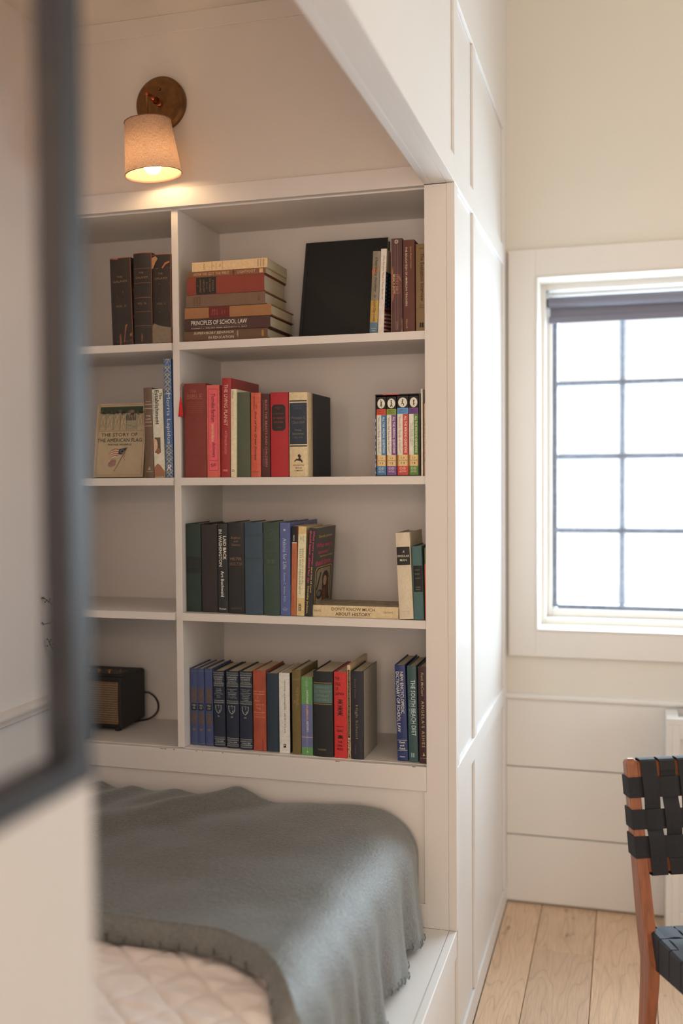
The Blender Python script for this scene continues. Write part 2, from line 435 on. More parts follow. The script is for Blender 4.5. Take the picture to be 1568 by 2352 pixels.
for i in range(6):
    for j in range(4):
        part('pane', (cols[i]+.004, cols[i+1]-.004, 1.268, 1.271, zr[j]+.004, zr[j+1]-.004), GLASS, W1, 0)

# unseen door frame added behind the camera to go with the warm fill
struct(link('added_door_1', MB().box(.14, .23, -4.12, -4.08, .01, 2.43).box(1.17, 1.26, -4.12, -4.08, .01, 2.43).box(.23, 1.17, -4.12, -4.08, .01, .42).box(.23, 1.17, -4.12, -4.08, 2.32, 2.43), CAS))
struct(link('window_3', MB().box(3.22, 3.26, -.95, -.89, .95, 2.15).box(3.22, 3.26, .19, .25, .95, 2.15).box(3.22, 3.26, -.89, .19, .95, 1.01).box(3.22, 3.26, -.89, .19, 2.09, 2.15), FR))
# ================================================================== BUILT-IN BOOKCASE
BK = mat('paint', (.79, .76, .725), .5)
bc = thing('bookcase', 'white built-in bookcase at the foot of the bed, two bays of shelves full of books', 'bookcase', (-.40, 0, .354))
part('back_panel', (-1.25, -.0605, .288, .306, .72, 2.14), BK, bc, 0)
part('side_panel', (-.0605, -.0500, .0195, .288, .72, 2.14), BK, bc)
part('side_panel', (-1.262, -1.250, .001, .288, .72, 2.14), BK, bc)
part('blind_panel', (-1.2615, -1.0755, .0005, .003, .70, 2.14), BK, bc)
part('divider', (-.728, -.7095, .013, .288, .7475, 2.125), BK, bc)
part('top_board', (-1.25, -.0608, .0192, .288, 2.125, 2.14), BK, bc)
part('head_rail', (-1.0745, -.0725, 0, .019, 2.129, 2.1760), BK, bc)
for z in (1.789, 1.445, 1.0985):
    link('shelf', MB().box(-.7092, -.0728, .004, .0194, z-.0195, z).box(-.7092, -.0608, .0194, .288, z-.0195, z), BK, bc)
    part('shelf', (-1.25, -.7283, .004, .288, z-.0195, z), BK, bc, .001)
part('bottom_shelf', (-1.25, -.0608, .0192, .288, .727, .747), BK, bc)
part('fascia', (-1.0745, -.0725, 0, .019, .6865, .7458), BK, bc, .0015)
part('stile', (-.0722, -.0193, 0, .0115, .3545, 2.1290), BK, bc, .0005)
part('edge_trim', (-.0190, 0, -.0002, .0175, .3545, 2.1300), BK, bc, .0004)
part('stile', (-1.0745, -1.040, 0, .019, .3545, .6860), BK, bc)
part('lower_rail', (-1.040, -.0770, 0, .019, .3545, .412), BK, bc)
part('lower_panel', (-1.0400, -.0770, .006, .016, .400, .690), BK, bc, 0)
part('stile', (-.0772, -.0719, 0.0002, .019, .3545, .6860), BK, bc, .0)

chips = MB()
random.seed(21)
for x, w in ((-.773, .012), (-.76, .006), (-.735, .005), (-.672, .004), (-.655, .003), (-.30, .007), (-.293, .004), (-.108, .010), (-.60, .004), (-.50, .003)):
    n = len(chips.v); h = random.uniform(.0006, .0013)
    chips.v += [(x, -.0003, .7455-h), (x+w*.5, -.0003, .7455-h*1.6), (x+w, -.0003, .7455-h*.6), (x+w*.8, -.0003, .7459), (x+w*.1, -.0003, .7459)]; chips.f.append((n, n+1, n+2, n+3, n+4))
_c = link('paint_chips', chips, mat('plain', rgb(120, 84, 62), .8), bc); _c['kind'] = 'stuff'
# ================================================================== BED
bp = thing('bed_platform', 'white built-in bed platform with a wide ledge in front of the mattress', 'bed', (-.5, -1.0, 0))
link('deck', MB().box(-1.0745, -.0192, -1.6895, -.0008, .318, .354).box(-1.0745, -.0510, -2.2, -1.6895, .318, .354), WHITE, bp)
part('edge_board', (-.0186, 0, -1.6895, -.0008, .292, .354), WHITE, bp, .0015)
part('front_panel', (-.020, RW, -1.6895, .0172, .004, .2915), WHITE, bp, 0)
part('skirting', (RW, -.0002, -1.6895, -.0012, .004, .065), WHITE, bp)
part('stile', (RW, -.0002, -.875, -.830, .0655, .2918), WHITE, bp)

mt = MB().box(-1.062, -.122, -2.19, -.035, .3545, .560)
tag(link('mattress', mt, mat('quilt', rgb(232, 226, 218), .9), None, .05, True, 5), 'cream mattress lying on the white bed platform under the quilt', 'mattress')

# cross-section of the bedding, from the wall side over the shoulder and down to the ledge
def path(xl, xr, z, zb, r, n_flat, n_arc, n_side):
    P = [(xl + (xr-r-xl)*i/n_flat, z, 0.0, 1.0) for i in range(n_flat)]
    for i in range(n_arc+1):
        a = math.pi/2*(1-i/n_arc); P.append((xr-r+r*math.cos(a), z-r+r*math.sin(a), math.cos(a), math.sin(a)))
    for i in range(1, n_side+1):
        P.append((xr, z-r-(z-r-zb)*i/n_side, 1.0, 0.0))
    return P
def vn(x, y, z=0, s=1): return mnoise.noise(Vector((x*s, y*s, z)))
# quilt
QP = path(-1.068, -.108, .583, .372, .085, 190, 26, 34)
rows = []
dist = [0]
for i in range(1, len(QP)): dist.append(dist[-1]+math.hypot(QP[i][0]-QP[i-1][0], QP[i][1]-QP[i-1][1]))
yy = [-.30 - 1.86*i/330 for i in range(331)]
for y in yy:
    row = []
    for (x, z, nx, nz), s in zip(QP, dist):
        a = (s*.90 + y*1.0)/.108; b = (s*1.0 - y*.62)/.100
        da = abs((a % 1.0)-.5)*2; db = abs((b % 1.0)-.5)*2          # 1 on a seam
        puff = (1-da**9)*(1-.75*db**9)
        wr = vn(s*9+y*4, y*34, 1)*.9 + vn(s*22, y*70, 4)*.5
        h = .0068*puff + .0062*wr*(.30+.70*puff) + .006*vn(s*3, y*3, 9)
        row.append((x+nx*h, y, z+nz*h))
    rows.append(row)
q = MB().grid(rows)
quilt = link('quilt', q, mat('quilt', (.86, .79, .75), .92), None, 0, True)
tag(quilt, 'cream diamond-stitched quilt spread over the mattress in the nearest corner of the bed', 'quilt')

# blanket
BP = path(-1.0680, -.0895, .640, .374, .105, 120, 30, 46)
bd = [0]
for i in range(1, len(BP)): bd.append(bd[-1]+math.hypot(BP[i][0]-BP[i-1][0], BP[i][1]-BP[i-1][1]))
S_ARC = bd[120]; S_END = bd[-1]
def hem_y(x, z, s):
    pts = [(-1.07, -.715), (-.60, -.712), (-.40, -.712), (-.30, -.726), (-.22, -.765), (-.16, -.818), (-.11, -.885)]
    if s <= bd[140]:
        for (a, ya), (b, yb) in zip(pts[:-1], pts[1:]):
            if x <= b: 
                t = (x-a)/(b-a); t = t*t*(3-2*t) if False else t
                return ya+(yb-ya)*t
    t = (s-bd[140])/(S_END-bd[140])
    return -.885 - .12*t
def bell(v, c, w): return math.exp(-((v-c)/w)**2)
bumps = [(-.93, .013, .028), (-.842, .010, .03), (-.72, .010, .035), (-.553, .030, .055), (-.28, .008, .10), (-.445, -.004, .05)]
NT = 150
cols_ = []
for (x, z, nx, nz), s in zip(BP, bd):
    yh = hem_y(x, z, s); col = []
    side = max(0.0, (s-S_ARC)/(S_END-S_ARC))
    for j in range(NT+1):
        t = j/NT; y = -.022 + (yh+.022)*t
        h = 0
        sf = max(0.0, 1-side/.75)**2*(3-2*max(0.0, 1-side/.75))
        if side < .75:
            for c, a, w in bumps:
                cx = c - .9*(-y-.022)*(1 if c > -.6 else .55)   # folds run from the far edge towards the camera's left
                h += sf*a*bell(x, cx, w*(1+1.4*t))*max(0, 1-1.15*t)
            h += sf*(.006*vn(x*4, y*6, 3) + .004*vn(x*11, y*9, 5))
        if side > 0:                                           # hanging side: soft vertical folds that open towards the hem
            k = max(0.0, (side-.10)/.90)
            ph_ = y*36 + .8*math.sin(y*9.5)
            fold = math.sin(ph_)*.7 + .3*math.sin(ph_*1.9+1)
            h += k**1.6*(.019*fold + .017) + sf*0 + .0025*k*vn(y*9, z*12, 8)
        zz = z + nz*h
        zz += .008*(side**7)*math.sin(y*36+2.4) + .0022*(side**5)*math.sin(y*170)
        col.append(Vector((x+nx*h, y, zz)))
    # rolled near hem: drops to the quilt with a small overhang
    nrm = Vector((nx, 0, nz)); e = col[-1]
    for k in range(1, 9):
        a = k/8
        off = .014*math.sin(math.pi*min(1, a*1.15)*.5)
        col.append(e - nrm*(.044*a**1.25) + Vector((0, -off - .0015*math.sin(s*70)*(a > .9), 0)))
    cols_.append(col)
bl = MB().grid(cols_)
blanket = link('blanket', bl, mat('wool', (.092, .096, .083), .95), None, 0, True)
md = blanket.modifiers.new('thickness', 'SOLIDIFY'); md.thickness = .006; md.offset = -1
recalc(blanket)
tag(blanket, 'grey-green wool blanket draped over the far end of the bed down to the ledge', 'blanket')
# dark stitches along the hanging hem
st = MB()
for j in range(6, NT, 4):
    p = cols_[-1][j]; 
    st.tube([p+Vector((.0015, 0, .013)), p+Vector((.0035, 0, .004)), p+Vector((.001, 0, -.003))], .0016, 5)
for i in range(4, 150, 5):
    p = cols_[i][-1]; nn = Vector((BP[i][2], 0, BP[i][3]))
    st.tube([p+nn*.014+Vector((0, -.001, 0)), p+nn*.004+Vector((0, -.003, 0)), p+Vector((0, .001, 0))], .0016, 5)
s_ = link('hem_stitching', st, mat('wool', (.05, .045, .042), .95), blanket, 0, True); s_['kind'] = 'stuff'; s_['label'] = 'dark blanket stitch along the hem'

# ================================================================== WALL LAMP
BRASS = mat('metal', rgb(128, 92, 58), .42, .85)
wlp = thing('wall_lamp', 'aged brass wall lamp with a lit linen shade above the bookcase', 'lamp', (-.743, .006, 2.387))
link('wall_plate', MB().lathe((-.743, .006, 2.387), [(0, 0), (.0655, 0), (.0665, .002), (.0665, .014), (.0600, .0195), (.0, .0200)], 64, 'Y'), BRASS, wlp, 0, False)
link('screw', MB().lathe((-.742, -.0135, 2.420), [(0, 0), (.0035, 0), (.0042, .003), (.0030, .006), (0, .0068)], 16, 'Y'), BRASS, wlp, 0, True)
COPPER = mat('metal', rgb(150, 82, 48), .35, .85)
link('arm', MB().tube([(-.743, -.014, 2.385), (-.743, -.05, 2.385)], .0062, 16).tube([(-.743, -.022, 2.385), (-.743, -.034, 2.385)], .0088, 16)
     .tube([(-.743, -.050, 2.385), (-.741, -.088, 2.384)], .0048, 14).lathe((-.741, -.088, 2.384), [(0, -.007), (.005, -.005), (.007, 0), (.005, .005), (0, .007)], 14), COPPER, wlp, 0, True)
TOPC = Vector((-.737, -.092, 2.3120)); BOTC = Vector((-.726, -.086, 2.1860))
ax = (BOTC-TOPC).normalized(); e1 = ax.cross(Vector((0, 1, 0))).normalized(); e2 = ax.cross(e1)
rows = []
for i in range(15):
    t = i/14; c = TOPC.lerp(BOTC, t); r = .0563+(.0685-.0563)*t
    rows.append([c + r*(math.cos(2*math.pi*k/72)*e1 + math.sin(2*math.pi*k/72)*e2) for k in range(73)])
sm = MB().grid(rows)
so = link('lamp_shade', sm, shade_material(), wlp, 0, True)
uvl = so.data.uv_layers.new(name='u')
for poly in so.data.polygons:
    for li in poly.loop_indices:
        vi = so.data.loops[li].vertex_index; uvl.data[li].uv = ((vi % 73)/72.0, (vi//73)/14.0)
for nm, c, r in (('shade_top_ring', TOPC, .0566), ('shade_bottom_ring', BOTC, .0688)):
    link(nm, MB().tube([c + r*(math.cos(2*math.pi*k/64)*e1 + math.sin(2*math.pi*k/64)*e2) for k in range(65)], .0011, 6, False), mat('cloth', rgb(150, 105, 85), .8), so)
rows = []
for i in range(9):
    t = (i+.05)/8.2; c = TOPC.lerp(BOTC, t); r = .0563+(.0685-.0563)*t-.0012
    rows.append([c + r*(math.cos(2*math.pi*k/72)*e1 + math.sin(2*math.pi*k/72)*e2) for k in range(73)])
link('shade_lining', MB().grid(rows), lining_material(), so, 0, True)
link('socket', MB().tube([TOPC+ax*.006, TOPC+ax*.052], .0135, 16).tube([(-.741, -.088, 2.384), TOPC+ax*.01], .0030, 10), BRASS, wlp, 0, True)
for k in range(3):
    a = 2*math.pi*k/3
    link('shade_spoke', MB().tube([TOPC, TOPC+.056*(math.cos(a)*e1+math.sin(a)*e2)], .0012, 6), BRASS, wlp)
bc_ = TOPC+ax*.103
link('bulb', MB().lathe(bc_, [(.0, -.0228), (.011, -.020), (.0190, -.012), (.0222, 0), (.0205, .012), (.014, .028), (.012, .047), (0, .048)], 28), emit_material((1, .68, .38), 44), wlp, 0, True)
# ================================================================== SPEAKER AND VASE
SPK = mat('plastic', rgb(34, 33, 32), .55)
sx0, sx1, sy0, sy1, sz0, sz1 = -1.205, -.946, .122, .266, .7545, .899
sp = thing('loudspeaker', 'small black tabletop loudspeaker with a woven brown front on the bottom shelf', 'speaker', ((sx0+sx1)/2, .19, .747))
link('cabinet', MB().box(sx0, sx1, sy0, sy1, sz0, sz1), SPK, sp, .008, False, 4)
for x in (sx0+.03, sx1-.018):
    for y in (sy0+.012, sy1-.02): link('foot', MB().lathe((x, y, .7472), [(0, 0), (.008, 0), (.009, .004), (.009, .009), (0, .009)], 16), SPK, sp)
link('grille', MB().box(sx0+.014, sx1-.0105, sy0-.0022, sy0+.004, sz0+.014, sz1-.016), mat('grille', rgb(150, 126, 100), .8), sp, .0015)
fr = MB(); gx0, gx1, gz0, gz1, yy0 = sx0+.0135, sx1-.010, sz0+.0135, sz1-.0155, sy0-.0026
def rrect(x0, x1, z0, z1, r, n=5):
    P = []
    for cx, cz, a0 in ((x1-r, z1-r, 0), (x0+r, z1-r, 90), (x0+r, z0+r, 180), (x1-r, z0+r, 270)):
        for k in range(n+1):
            a = math.radians(a0+90*k/n); P.append((cx+r*math.cos(a), cz+r*math.sin(a)))
    return P
rp = rrect(gx0, gx1, gz0, gz1, .004); rp.append(rp[0])
fr.tube([(x, yy0, z) for x, z in rp], .0009, 6, False)
link('grille_piping', fr, mat('metal', rgb(176, 128, 78), .4, .7), sp)
link('control_panel', MB().box(sx0+.03, sx1-.022, sy0+.028, sy1-.055, sz1-.001, sz1+.0008), mat('plastic', rgb(20, 20, 20), .4), sp)
GOLD = mat('metal', rgb(205, 160, 95), .3, .9)
for x in (-1.15, -1.115, -1.08, -1.045, -1.012): link('knob', MB().lathe((x, sy0+.055, sz1+.0008), [(0, 0), (.007, 0), (.007, .005), (.0055, .0065), (0, .0068)], 20), GOLD, sp)
link('toggle_switch', MB().tube([(-.979, sy0+.055, sz1), (-.977, sy0+.055, sz1+.010)], [.0014, .0019], 8), GOLD, sp)
# power cable, out of the back and down behind the box
cb = [(-.952, .268, .826), (-.940, .275, .824), (-.925, .280, .812), (-.916, .282, .795), (-.915, .281, .775), (-.923, .275, .760), (-.937, .262, .7505), (-.955, .24, .7497), (-.975, .22, .7497), (-1.0, .2, .7497)]
def catmull(P, n=6):
    P = [Vector(p) for p in P]; out = []
    for i in range(len(P)-1):
        p0, p1, p2, p3 = P[max(0, i-1)], P[i], P[i+1], P[min(len(P)-1, i+2)]
        for k in range(n):
            t = k/n; out.append(.5*((2*p1)+(p2-p0)*t+(2*p0-5*p1+4*p2-p3)*t*t+(3*p1-p0-3*p2+p3)*t**3))
    out.append(P[-1]); return out
link('power_cable', MB().tube(catmull(cb), .0026, 10), SPK, sp, 0, True)

vs = thing('vase', 'small black vase at the left end of the bottom shelf beside the loudspeaker', 'vase', (-1.007, .040, .747))
link('body', MB().lathe((-1.022, .030, .7472), [(0, 0), (.023, 0), (.027, .004), (.027, .074), (.024, .082), (.018, .088), (.012, .090), (.012, .096), (.009, .096), (.009, .07), (0, .07)], 32), mat('ceramic', rgb(28, 25, 24), .35), vs, 0, True)
TW = mat('twig', rgb(70, 58, 46), .9)
def branch(pts, lab, buds):
    P = catmull(pts, 5); mb = MB().tube(P, [.0022-.0013*i/len(P) for i in range(len(P))], 6)
    o = link('dried_branch', mb, TW, None, 0, True); tag(o, lab, 'branch', 'dried branches in the black vase')
    random.seed(len(P)+int(1000*abs(pts[-1][0])))
    bm = MB()
    for k in range(buds):
        p = P[-1-int(k*.7)] + Vector((random.uniform(-.006, .006), random.uniform(-.004, .004), random.uniform(-.006, .006)))
        bm.lathe(p, [(0, -.0022), (.0020, -.001), (.0024, .0005), (0, .0030)], 7)
    b = link('seed_heads', bm, mat('twig', rgb(82, 66, 48), .9), o); b['kind'] = 'stuff'
branch([(-1.017, .030, .825), (-1.010, .030, .92), (-1.020, .0, 1.03), (-1.033, -.03, 1.10), (-1.055, -.05, 1.122), (-1.070, -.06, 1.138)], 'dried branch in the black vase that reaches highest, tip leaning left', 9)
branch([(-1.016, .030, .825), (-1.012, .02, .90), (-1.025, -.01, 1.0), (-1.04, -.04, 1.07), (-1.056, -.055, 1.069), (-1.071, -.06, 1.066)], 'dried branch in the black vase with a thin straight tip pointing left', 2)
branch([(-1.018, .030, .825), (-1.015, .02, .88), (-1.028, -.01, .955), (-1.043, -.03, .985), (-1.055, -.045, 1.005), (-1.063, -.05, 1.025)], 'dried branch in the black vase with a feathery tip at middle height', 12)
branch([(-1.019, .030, .825), (-1.020, .025, .87), (-1.030, .01, .905), (-1.037, .0, .930), (-1.040, -.004, .942)], 'shortest dried branch in the black vase, with a dark seed head', 12)

# ================================================================== ROLLER BLIND
BL = mat('blind', rgb(122, 120, 132), .8)
rb = thing('roller_blind', 'grey roller blind rolled up at the top of the window', 'blind', (.50, 1.19, 2.035))
link('fabric_roll', MB().tube([(.128, 1.19, 2.034), (1.592, 1.19, 2.034)], .0185, 32), BL, rb, 0, True)
link('fabric_drop', MB().box(.132, 1.588, 1.2065, 1.2077, 1.975, 2.034), BL, rb)
link('hem_bar', MB().box(.127, 1.593, 1.2030, 1.2110, 1.966, 1.990), BL, rb, .003)
for s, x in ((1, .1195), (-1, 1.6005)):
    link('bracket', MB().box(x, x+s*.0025, 1.175, 1.206, 2.012, 2.072).box(x, x+s*.011, 1.175, 1.206, 2.0705, 2.073), mat('metal', rgb(190, 190, 190), .35, .4), rb)
link('chain_drive', MB().tube([(.1215, 1.19, 2.034), (.1275, 1.19, 2.034)], .015, 20), mat('plastic', rgb(60, 66, 74), .5), rb)

# ================================================================== RADIATOR COVER
rc = thing('radiator_cover', 'white panelled radiator cover below the window, open at the top', 'cover', (.95, .96, 0))
RCW = mat('paint', (.80, .78, .75), .4)
part('side', (.508, .526, .886, 1.032, 0, .672), RCW, rc)
part('side', (1.390, 1.408, .886, 1.032, 0, .672), RCW, rc)
part('top_frame', (.508, 1.408, .886, .925, .672, .690), RCW, rc)
part('top_frame', (.508, .545, .925, 1.032, .672, .690), RCW, rc)
part('top_frame', (1.371, 1.408, .925, 1.032, .672, .690), RCW, rc)
part('front_panel', (.526, 1.390, .896, .904, 0, .672), RCW, rc, 0)
part('stile', (.526, .548, .886, .896, 0, .672), RCW, rc); part('stile', (1.368, 1.390, .886, .896, 0, .672), RCW, rc)
part('rail', (.548, 1.368, .886, .896, .628, .672), RCW, rc); part('rail', (.548, 1.368, .886, .896, 0, .085), RCW, rc)

# ================================================================== WOVEN CHAIR
CW = mat('timber', rgb(158, 98, 68), .36, spec=.5)
WEB = mat('webbing', rgb(27, 27, 30), .75)
WEBV = mat('webbing', rgb(27, 27, 30), .75, ax=(700, 700, 60))
fd = Vector((.3903, -.9207, 0)); wd = Vector((.9207, .3903, 0)); up = Vector((0, 0, 1))
Ks = Vector((.429, -.081, .44)); Kt = Vector((.389, -.030, .80))
# force the back line to lean only backwards
lean_ = (Kt-Ks).dot(fd)/.36; lw = (Kt-Ks).dot(wd)/.36
def K(z):
    if z >= .44: return Vector((Ks.x, Ks.y, 0)) + (fd*lean_+wd*lw)*(z-.44) + up*z
    if z >= .365: return Vector((Ks.x, Ks.y, 0)) + (Vector((.440, -.113, 0))-Vector((Ks.x, Ks.y, 0)))*((.44-z)/.075)*.9 + up*z
    b = K(.365); return Vector((b.x, b.y, z)) - fd*(.088*(.365-z)) - wd*(.010*(.365-z)/.36)
ch = thing('woven_chair', 'wooden chair with black woven webbing back and seat in front of the window wall', 'chair', (.62, -.20, 0))
def post(a0, sgn):
    mb = MB(); prof = [(0, .030), (.10, .033), (.25, .040), (.33, .046), (.375, .048), (.43, .047), (.50, .043), (.60, .036), (.72, .028), (.794, .024), (.801, .022), (.805, .017)]
    rows = []
    for z, d in prof:
        ins = .0 if z < .796 else (.0025 if z < .803 else .006)
        k = K(z) + wd*a0
        w_ = .027 if z > .36 else .021+.006*(z/.36)
        rows.append([k+wd*ins - fd*ins, k+wd*(w_-ins) - fd*ins, k+wd*(w_-ins)-fd*(d-ins), k+wd*ins-fd*(d-ins)])
    n0 = len(mb.v); mb.grid(rows, True); mb.f.append((0, 3, 2, 1)); m = (len(rows)-1)*4; mb.f.append((m, m+1, m+2, m+3))
    return recalc(link('back_leg', mb, CW, ch, .003, False, 3))
WC = .455
post(0, 1); post(WC-.027, -1)
def frontleg(a0):
    mb = MB(); rows = []
    for z, w in ((0, .022), (.25, .027), (.37, .034), (.405, .034)):
        o = Vector((Ks.x, Ks.y, 0)) + fd*(.395+.02*(1-z/.4)) + wd*a0 + up*z
        rows.append([o, o+wd*.026, o+wd*.026+fd*w, o+fd*w])
    mb.grid(rows, True); mb.f.append((0, 3, 2, 1)); mb.f.append((12, 13, 14, 15))
    return recalc(link('front_leg', mb, CW, ch, .003, False, 3))
frontleg(.0); frontleg(WC-.026)
def obox(o, u, v, w, lu, lv, lw_):
    return [o, o+u*lu, o+u*lu+v*lv, o+v*lv, o+w*lw_, o+u*lu+w*lw_, o+u*lu+v*lv+w*lw_, o+v*lv+w*lw_]
O = Vector((Ks.x, Ks.y, 0))
def rail_side(a):
    # deeper at the back, shallower in front
    p0 = O + wd*a + fd*.000; z0b, z0f, zt = .364, .398, .4365
    q = [p0+up*z0b, p0+wd*.024+up*z0b, p0+wd*.024+fd*.395+up*(z0f+.004), p0+fd*.395+up*(z0f+.004), p0+up*zt, p0+wd*.024+up*zt, p0+wd*.024+fd*.395+up*zt, p0+fd*.395+up*zt]
    return recalc(link('seat_rail', MB().hexa(q), CW, ch, .004, False, 3))
rail_side(.0165); rail_side(WC-.0405)
for f0, z0 in ((-.022, .395), (.37, .40)):
    recalc(link('seat_crossbar', MB().hexa(obox(O+fd*f0+wd*.03+up*z0, wd, fd, up, WC-.06, .022, .037)), CW, ch, .003))
def backbar(z0, z1):
    mb = MB(); a, b = K(z0), K(z1); o0 = wd*.026
    q = [a+o0-fd*.003, a+wd*(WC-.026)-fd*.003, a+wd*(WC-.026)-fd*.021, a+o0-fd*.021, b+o0-fd*.003, b+wd*(WC-.026)-fd*.003, b+wd*(WC-.026)-fd*.021, b+o0-fd*.021]
    return recalc(link('back_crossbar', mb.hexa(q), CW, ch, .004, False, 3))
backbar(.755, .798); backbar(.560, .602)
nb = (up*1.0 + (fd*lean_)).normalized().cross(wd) * -1       # normal of the back plane, towards the sitter
if nb.dot(fd) < 0: nb = -nb
# vertical straps of the back: loops over both crossbars, woven over/under the horizontal ones
hz = [(.593, .640), (.654, .697), (.722, .766)]
for i in range(9):
    a0 = .0310+.0440*i; w_ = .0368
    pts = []                                       # centre line of the loop (z, offset from plane)
    n = 36
    for k in range(n+1):
        z = .558+(.800-.558)*k/n; off = .0035
        for j, (z0, z1) in enumerate(hz):
            zc = (z0+z1)/2
            sgn = 1 if (i+j) % 2 == 0 else -1
            off += sgn*.0032*max(0.0, math.cos(min(1, abs(z-zc)/.036)*math.pi/2))
        if z > .775 or z < .585: off = max(off, .0045)
        pts.append((z, off))
    loop = [K(z)+nb*o for z, o in pts]
    bk = lambda z: K(z)-fd*.0255
    loop2 = [bk(.606), bk(.58), bk(.562), K(.556)-fd*.020, K(.555)-fd*.010, K(.556)+nb*.002] + loop + [K(.803)+nb*.001, K(.8035)-fd*.010, K(.802)-fd*.022, bk(.79), bk(.77), bk(.75)]
    rows = [[p+wd*a0, p+wd*(a0+w_)] for p in loop2]
    o = recalc(link('vertical_strap', MB().grid(rows), WEBV, ch)); sd = o.modifiers.new('t', 'SOLIDIFY'); sd.thickness = .0016; sd.offset = 0
for j, (z0, z1) in enumerate(hz):
    rows = []; n = 90
    line = []
    for k in range(n+1):
        a = -.0015+(WC+.003)*k/n; off = .0035
        i = (a-.0295)/.0446; ii = math.floor(i); fr_ = (i-ii)*.0446
        if 0 <= ii < 9:
            c = abs(fr_-.01925)/.0223
            sgn = -1 if (int(ii)+j) % 2 == 0 else 1
            off += sgn*.0032*max(0.0, math.cos(min(1, c)*math.pi/2))
        else: off = .0018
        line.append((a, off))
    lo_, hi_ = [], []
    for z, acc in ((z0, lo_), (z1, hi_)):
        dz = .026+ (.046-.026)*max(0, min(1, (.80-z)/.36)) + .0015
        acc += [K(z)+wd*.026-fd*(dz+.001), K(z)+wd*.01-fd*(dz+.001), K(z)+wd*(-.0015)-fd*dz, K(z)+wd*(-.0015)-fd*.004]
        acc += [K(z)+wd*a+nb*o for a, o in line]
        acc += [K(z)+wd*(WC+.0015)-fd*.004, K(z)+wd*(WC+.0015)-fd*dz, K(z)+wd*(WC-.01)-fd*(dz+.001), K(z)+wd*(WC-.026)-fd*(dz+.001)]
    o = recalc(link('horizontal_strap', MB().grid([[p, q_] for p, q_ in zip(lo_, hi_)]), WEB, ch)); sd = o.modifiers.new('t', 'SOLIDIFY'); sd.thickness = .0016; sd.offset = 0
# seat: straps across wrap round the side rails, straps front to back wrap round the crossbars
WEBS = mat('webbing', rgb(44, 46, 54), .7, ax=(500, 500, 500))
nacross = 8; pitch = .0525
for i in range(nacross):
    f0 = -.012+pitch*i; w_ = .049
    L0, L1 = [], []
    for fq, acc in ((f0, L0), (f0+w_, L1)):
        zb_ = .364+(.402-.364)*max(0, fq)/.395 - .0015
        n = 60
        for k in range(n+1):
            a = .019+(WC-.038)*k/n; off = .0385*0+.4395
            jj = (a-.034)/.0405; fr_ = (jj-math.floor(jj))
            sgn = 1 if (i+int(math.floor(jj))) % 2 == 0 else -1
            if .034 < a < WC-.034: off += sgn*.0028*math.sin(math.pi*fr_)
            sag = -.006*math.sin(math.pi*k/n)
            acc.append(O+fd*fq+wd*a+up*(off+sag))
        acc += [O+fd*fq+wd*(WC-.0150)+up*.436, O+fd*fq+wd*(WC-.0148)+up*zb_, O+fd*fq+wd*(WC-.04)+up*(zb_-.001), O+fd*fq+wd*.04+up*(zb_-.001), O+fd*fq+wd*.0148+up*zb_, O+fd*fq+wd*.0150+up*.436]
        acc.append(acc[0])
    o = recalc(link('seat_cross_strap', MB().grid([[p, q_] for p, q_ in zip(L0, L1)]), WEBS, ch)); sd = o.modifiers.new('t', 'SOLIDIFY'); sd.thickness = .0016; sd.offset = 0
for j in range(9):
    a0 = .0355+.0425*j; w_ = .0385
    L0, L1 = [], []
    for aq, acc in ((a0, L0), (a0+w_, L1)):
        n = 60
        for k in range(n+1):
            f_ = -.022+.415*k/n
            ii = (f_+.012)/pitch; fr_ = ii-math.floor(ii); sgn = -1 if (j+int(math.floor(ii))) % 2 == 0 else 1
            off = .4395 + (sgn*.0028*math.sin(math.pi*fr_) if 0 < f_ < .38 else 0)
            sag = -.006*math.sin(math.pi*max(0, min(1, (aq-.019)/(WC-.038))))
            acc.append(O+fd*f_+wd*aq+up*(off+sag))
        acc += [O+fd*.394+wd*aq+up*.436, O+fd*.394+wd*aq+up*.398, O+fd*-.024+wd*aq+up*.393, O+fd*-.024+wd*aq+up*.436]
        acc.append(acc[0])
    o = recalc(link('seat_long_strap', MB().grid([[p, q_] for p, q_ in zip(L0, L1)]), WEBS, ch)); sd = o.modifiers.new('t', 'SOLIDIFY'); sd.thickness = .0016; sd.offset = 0

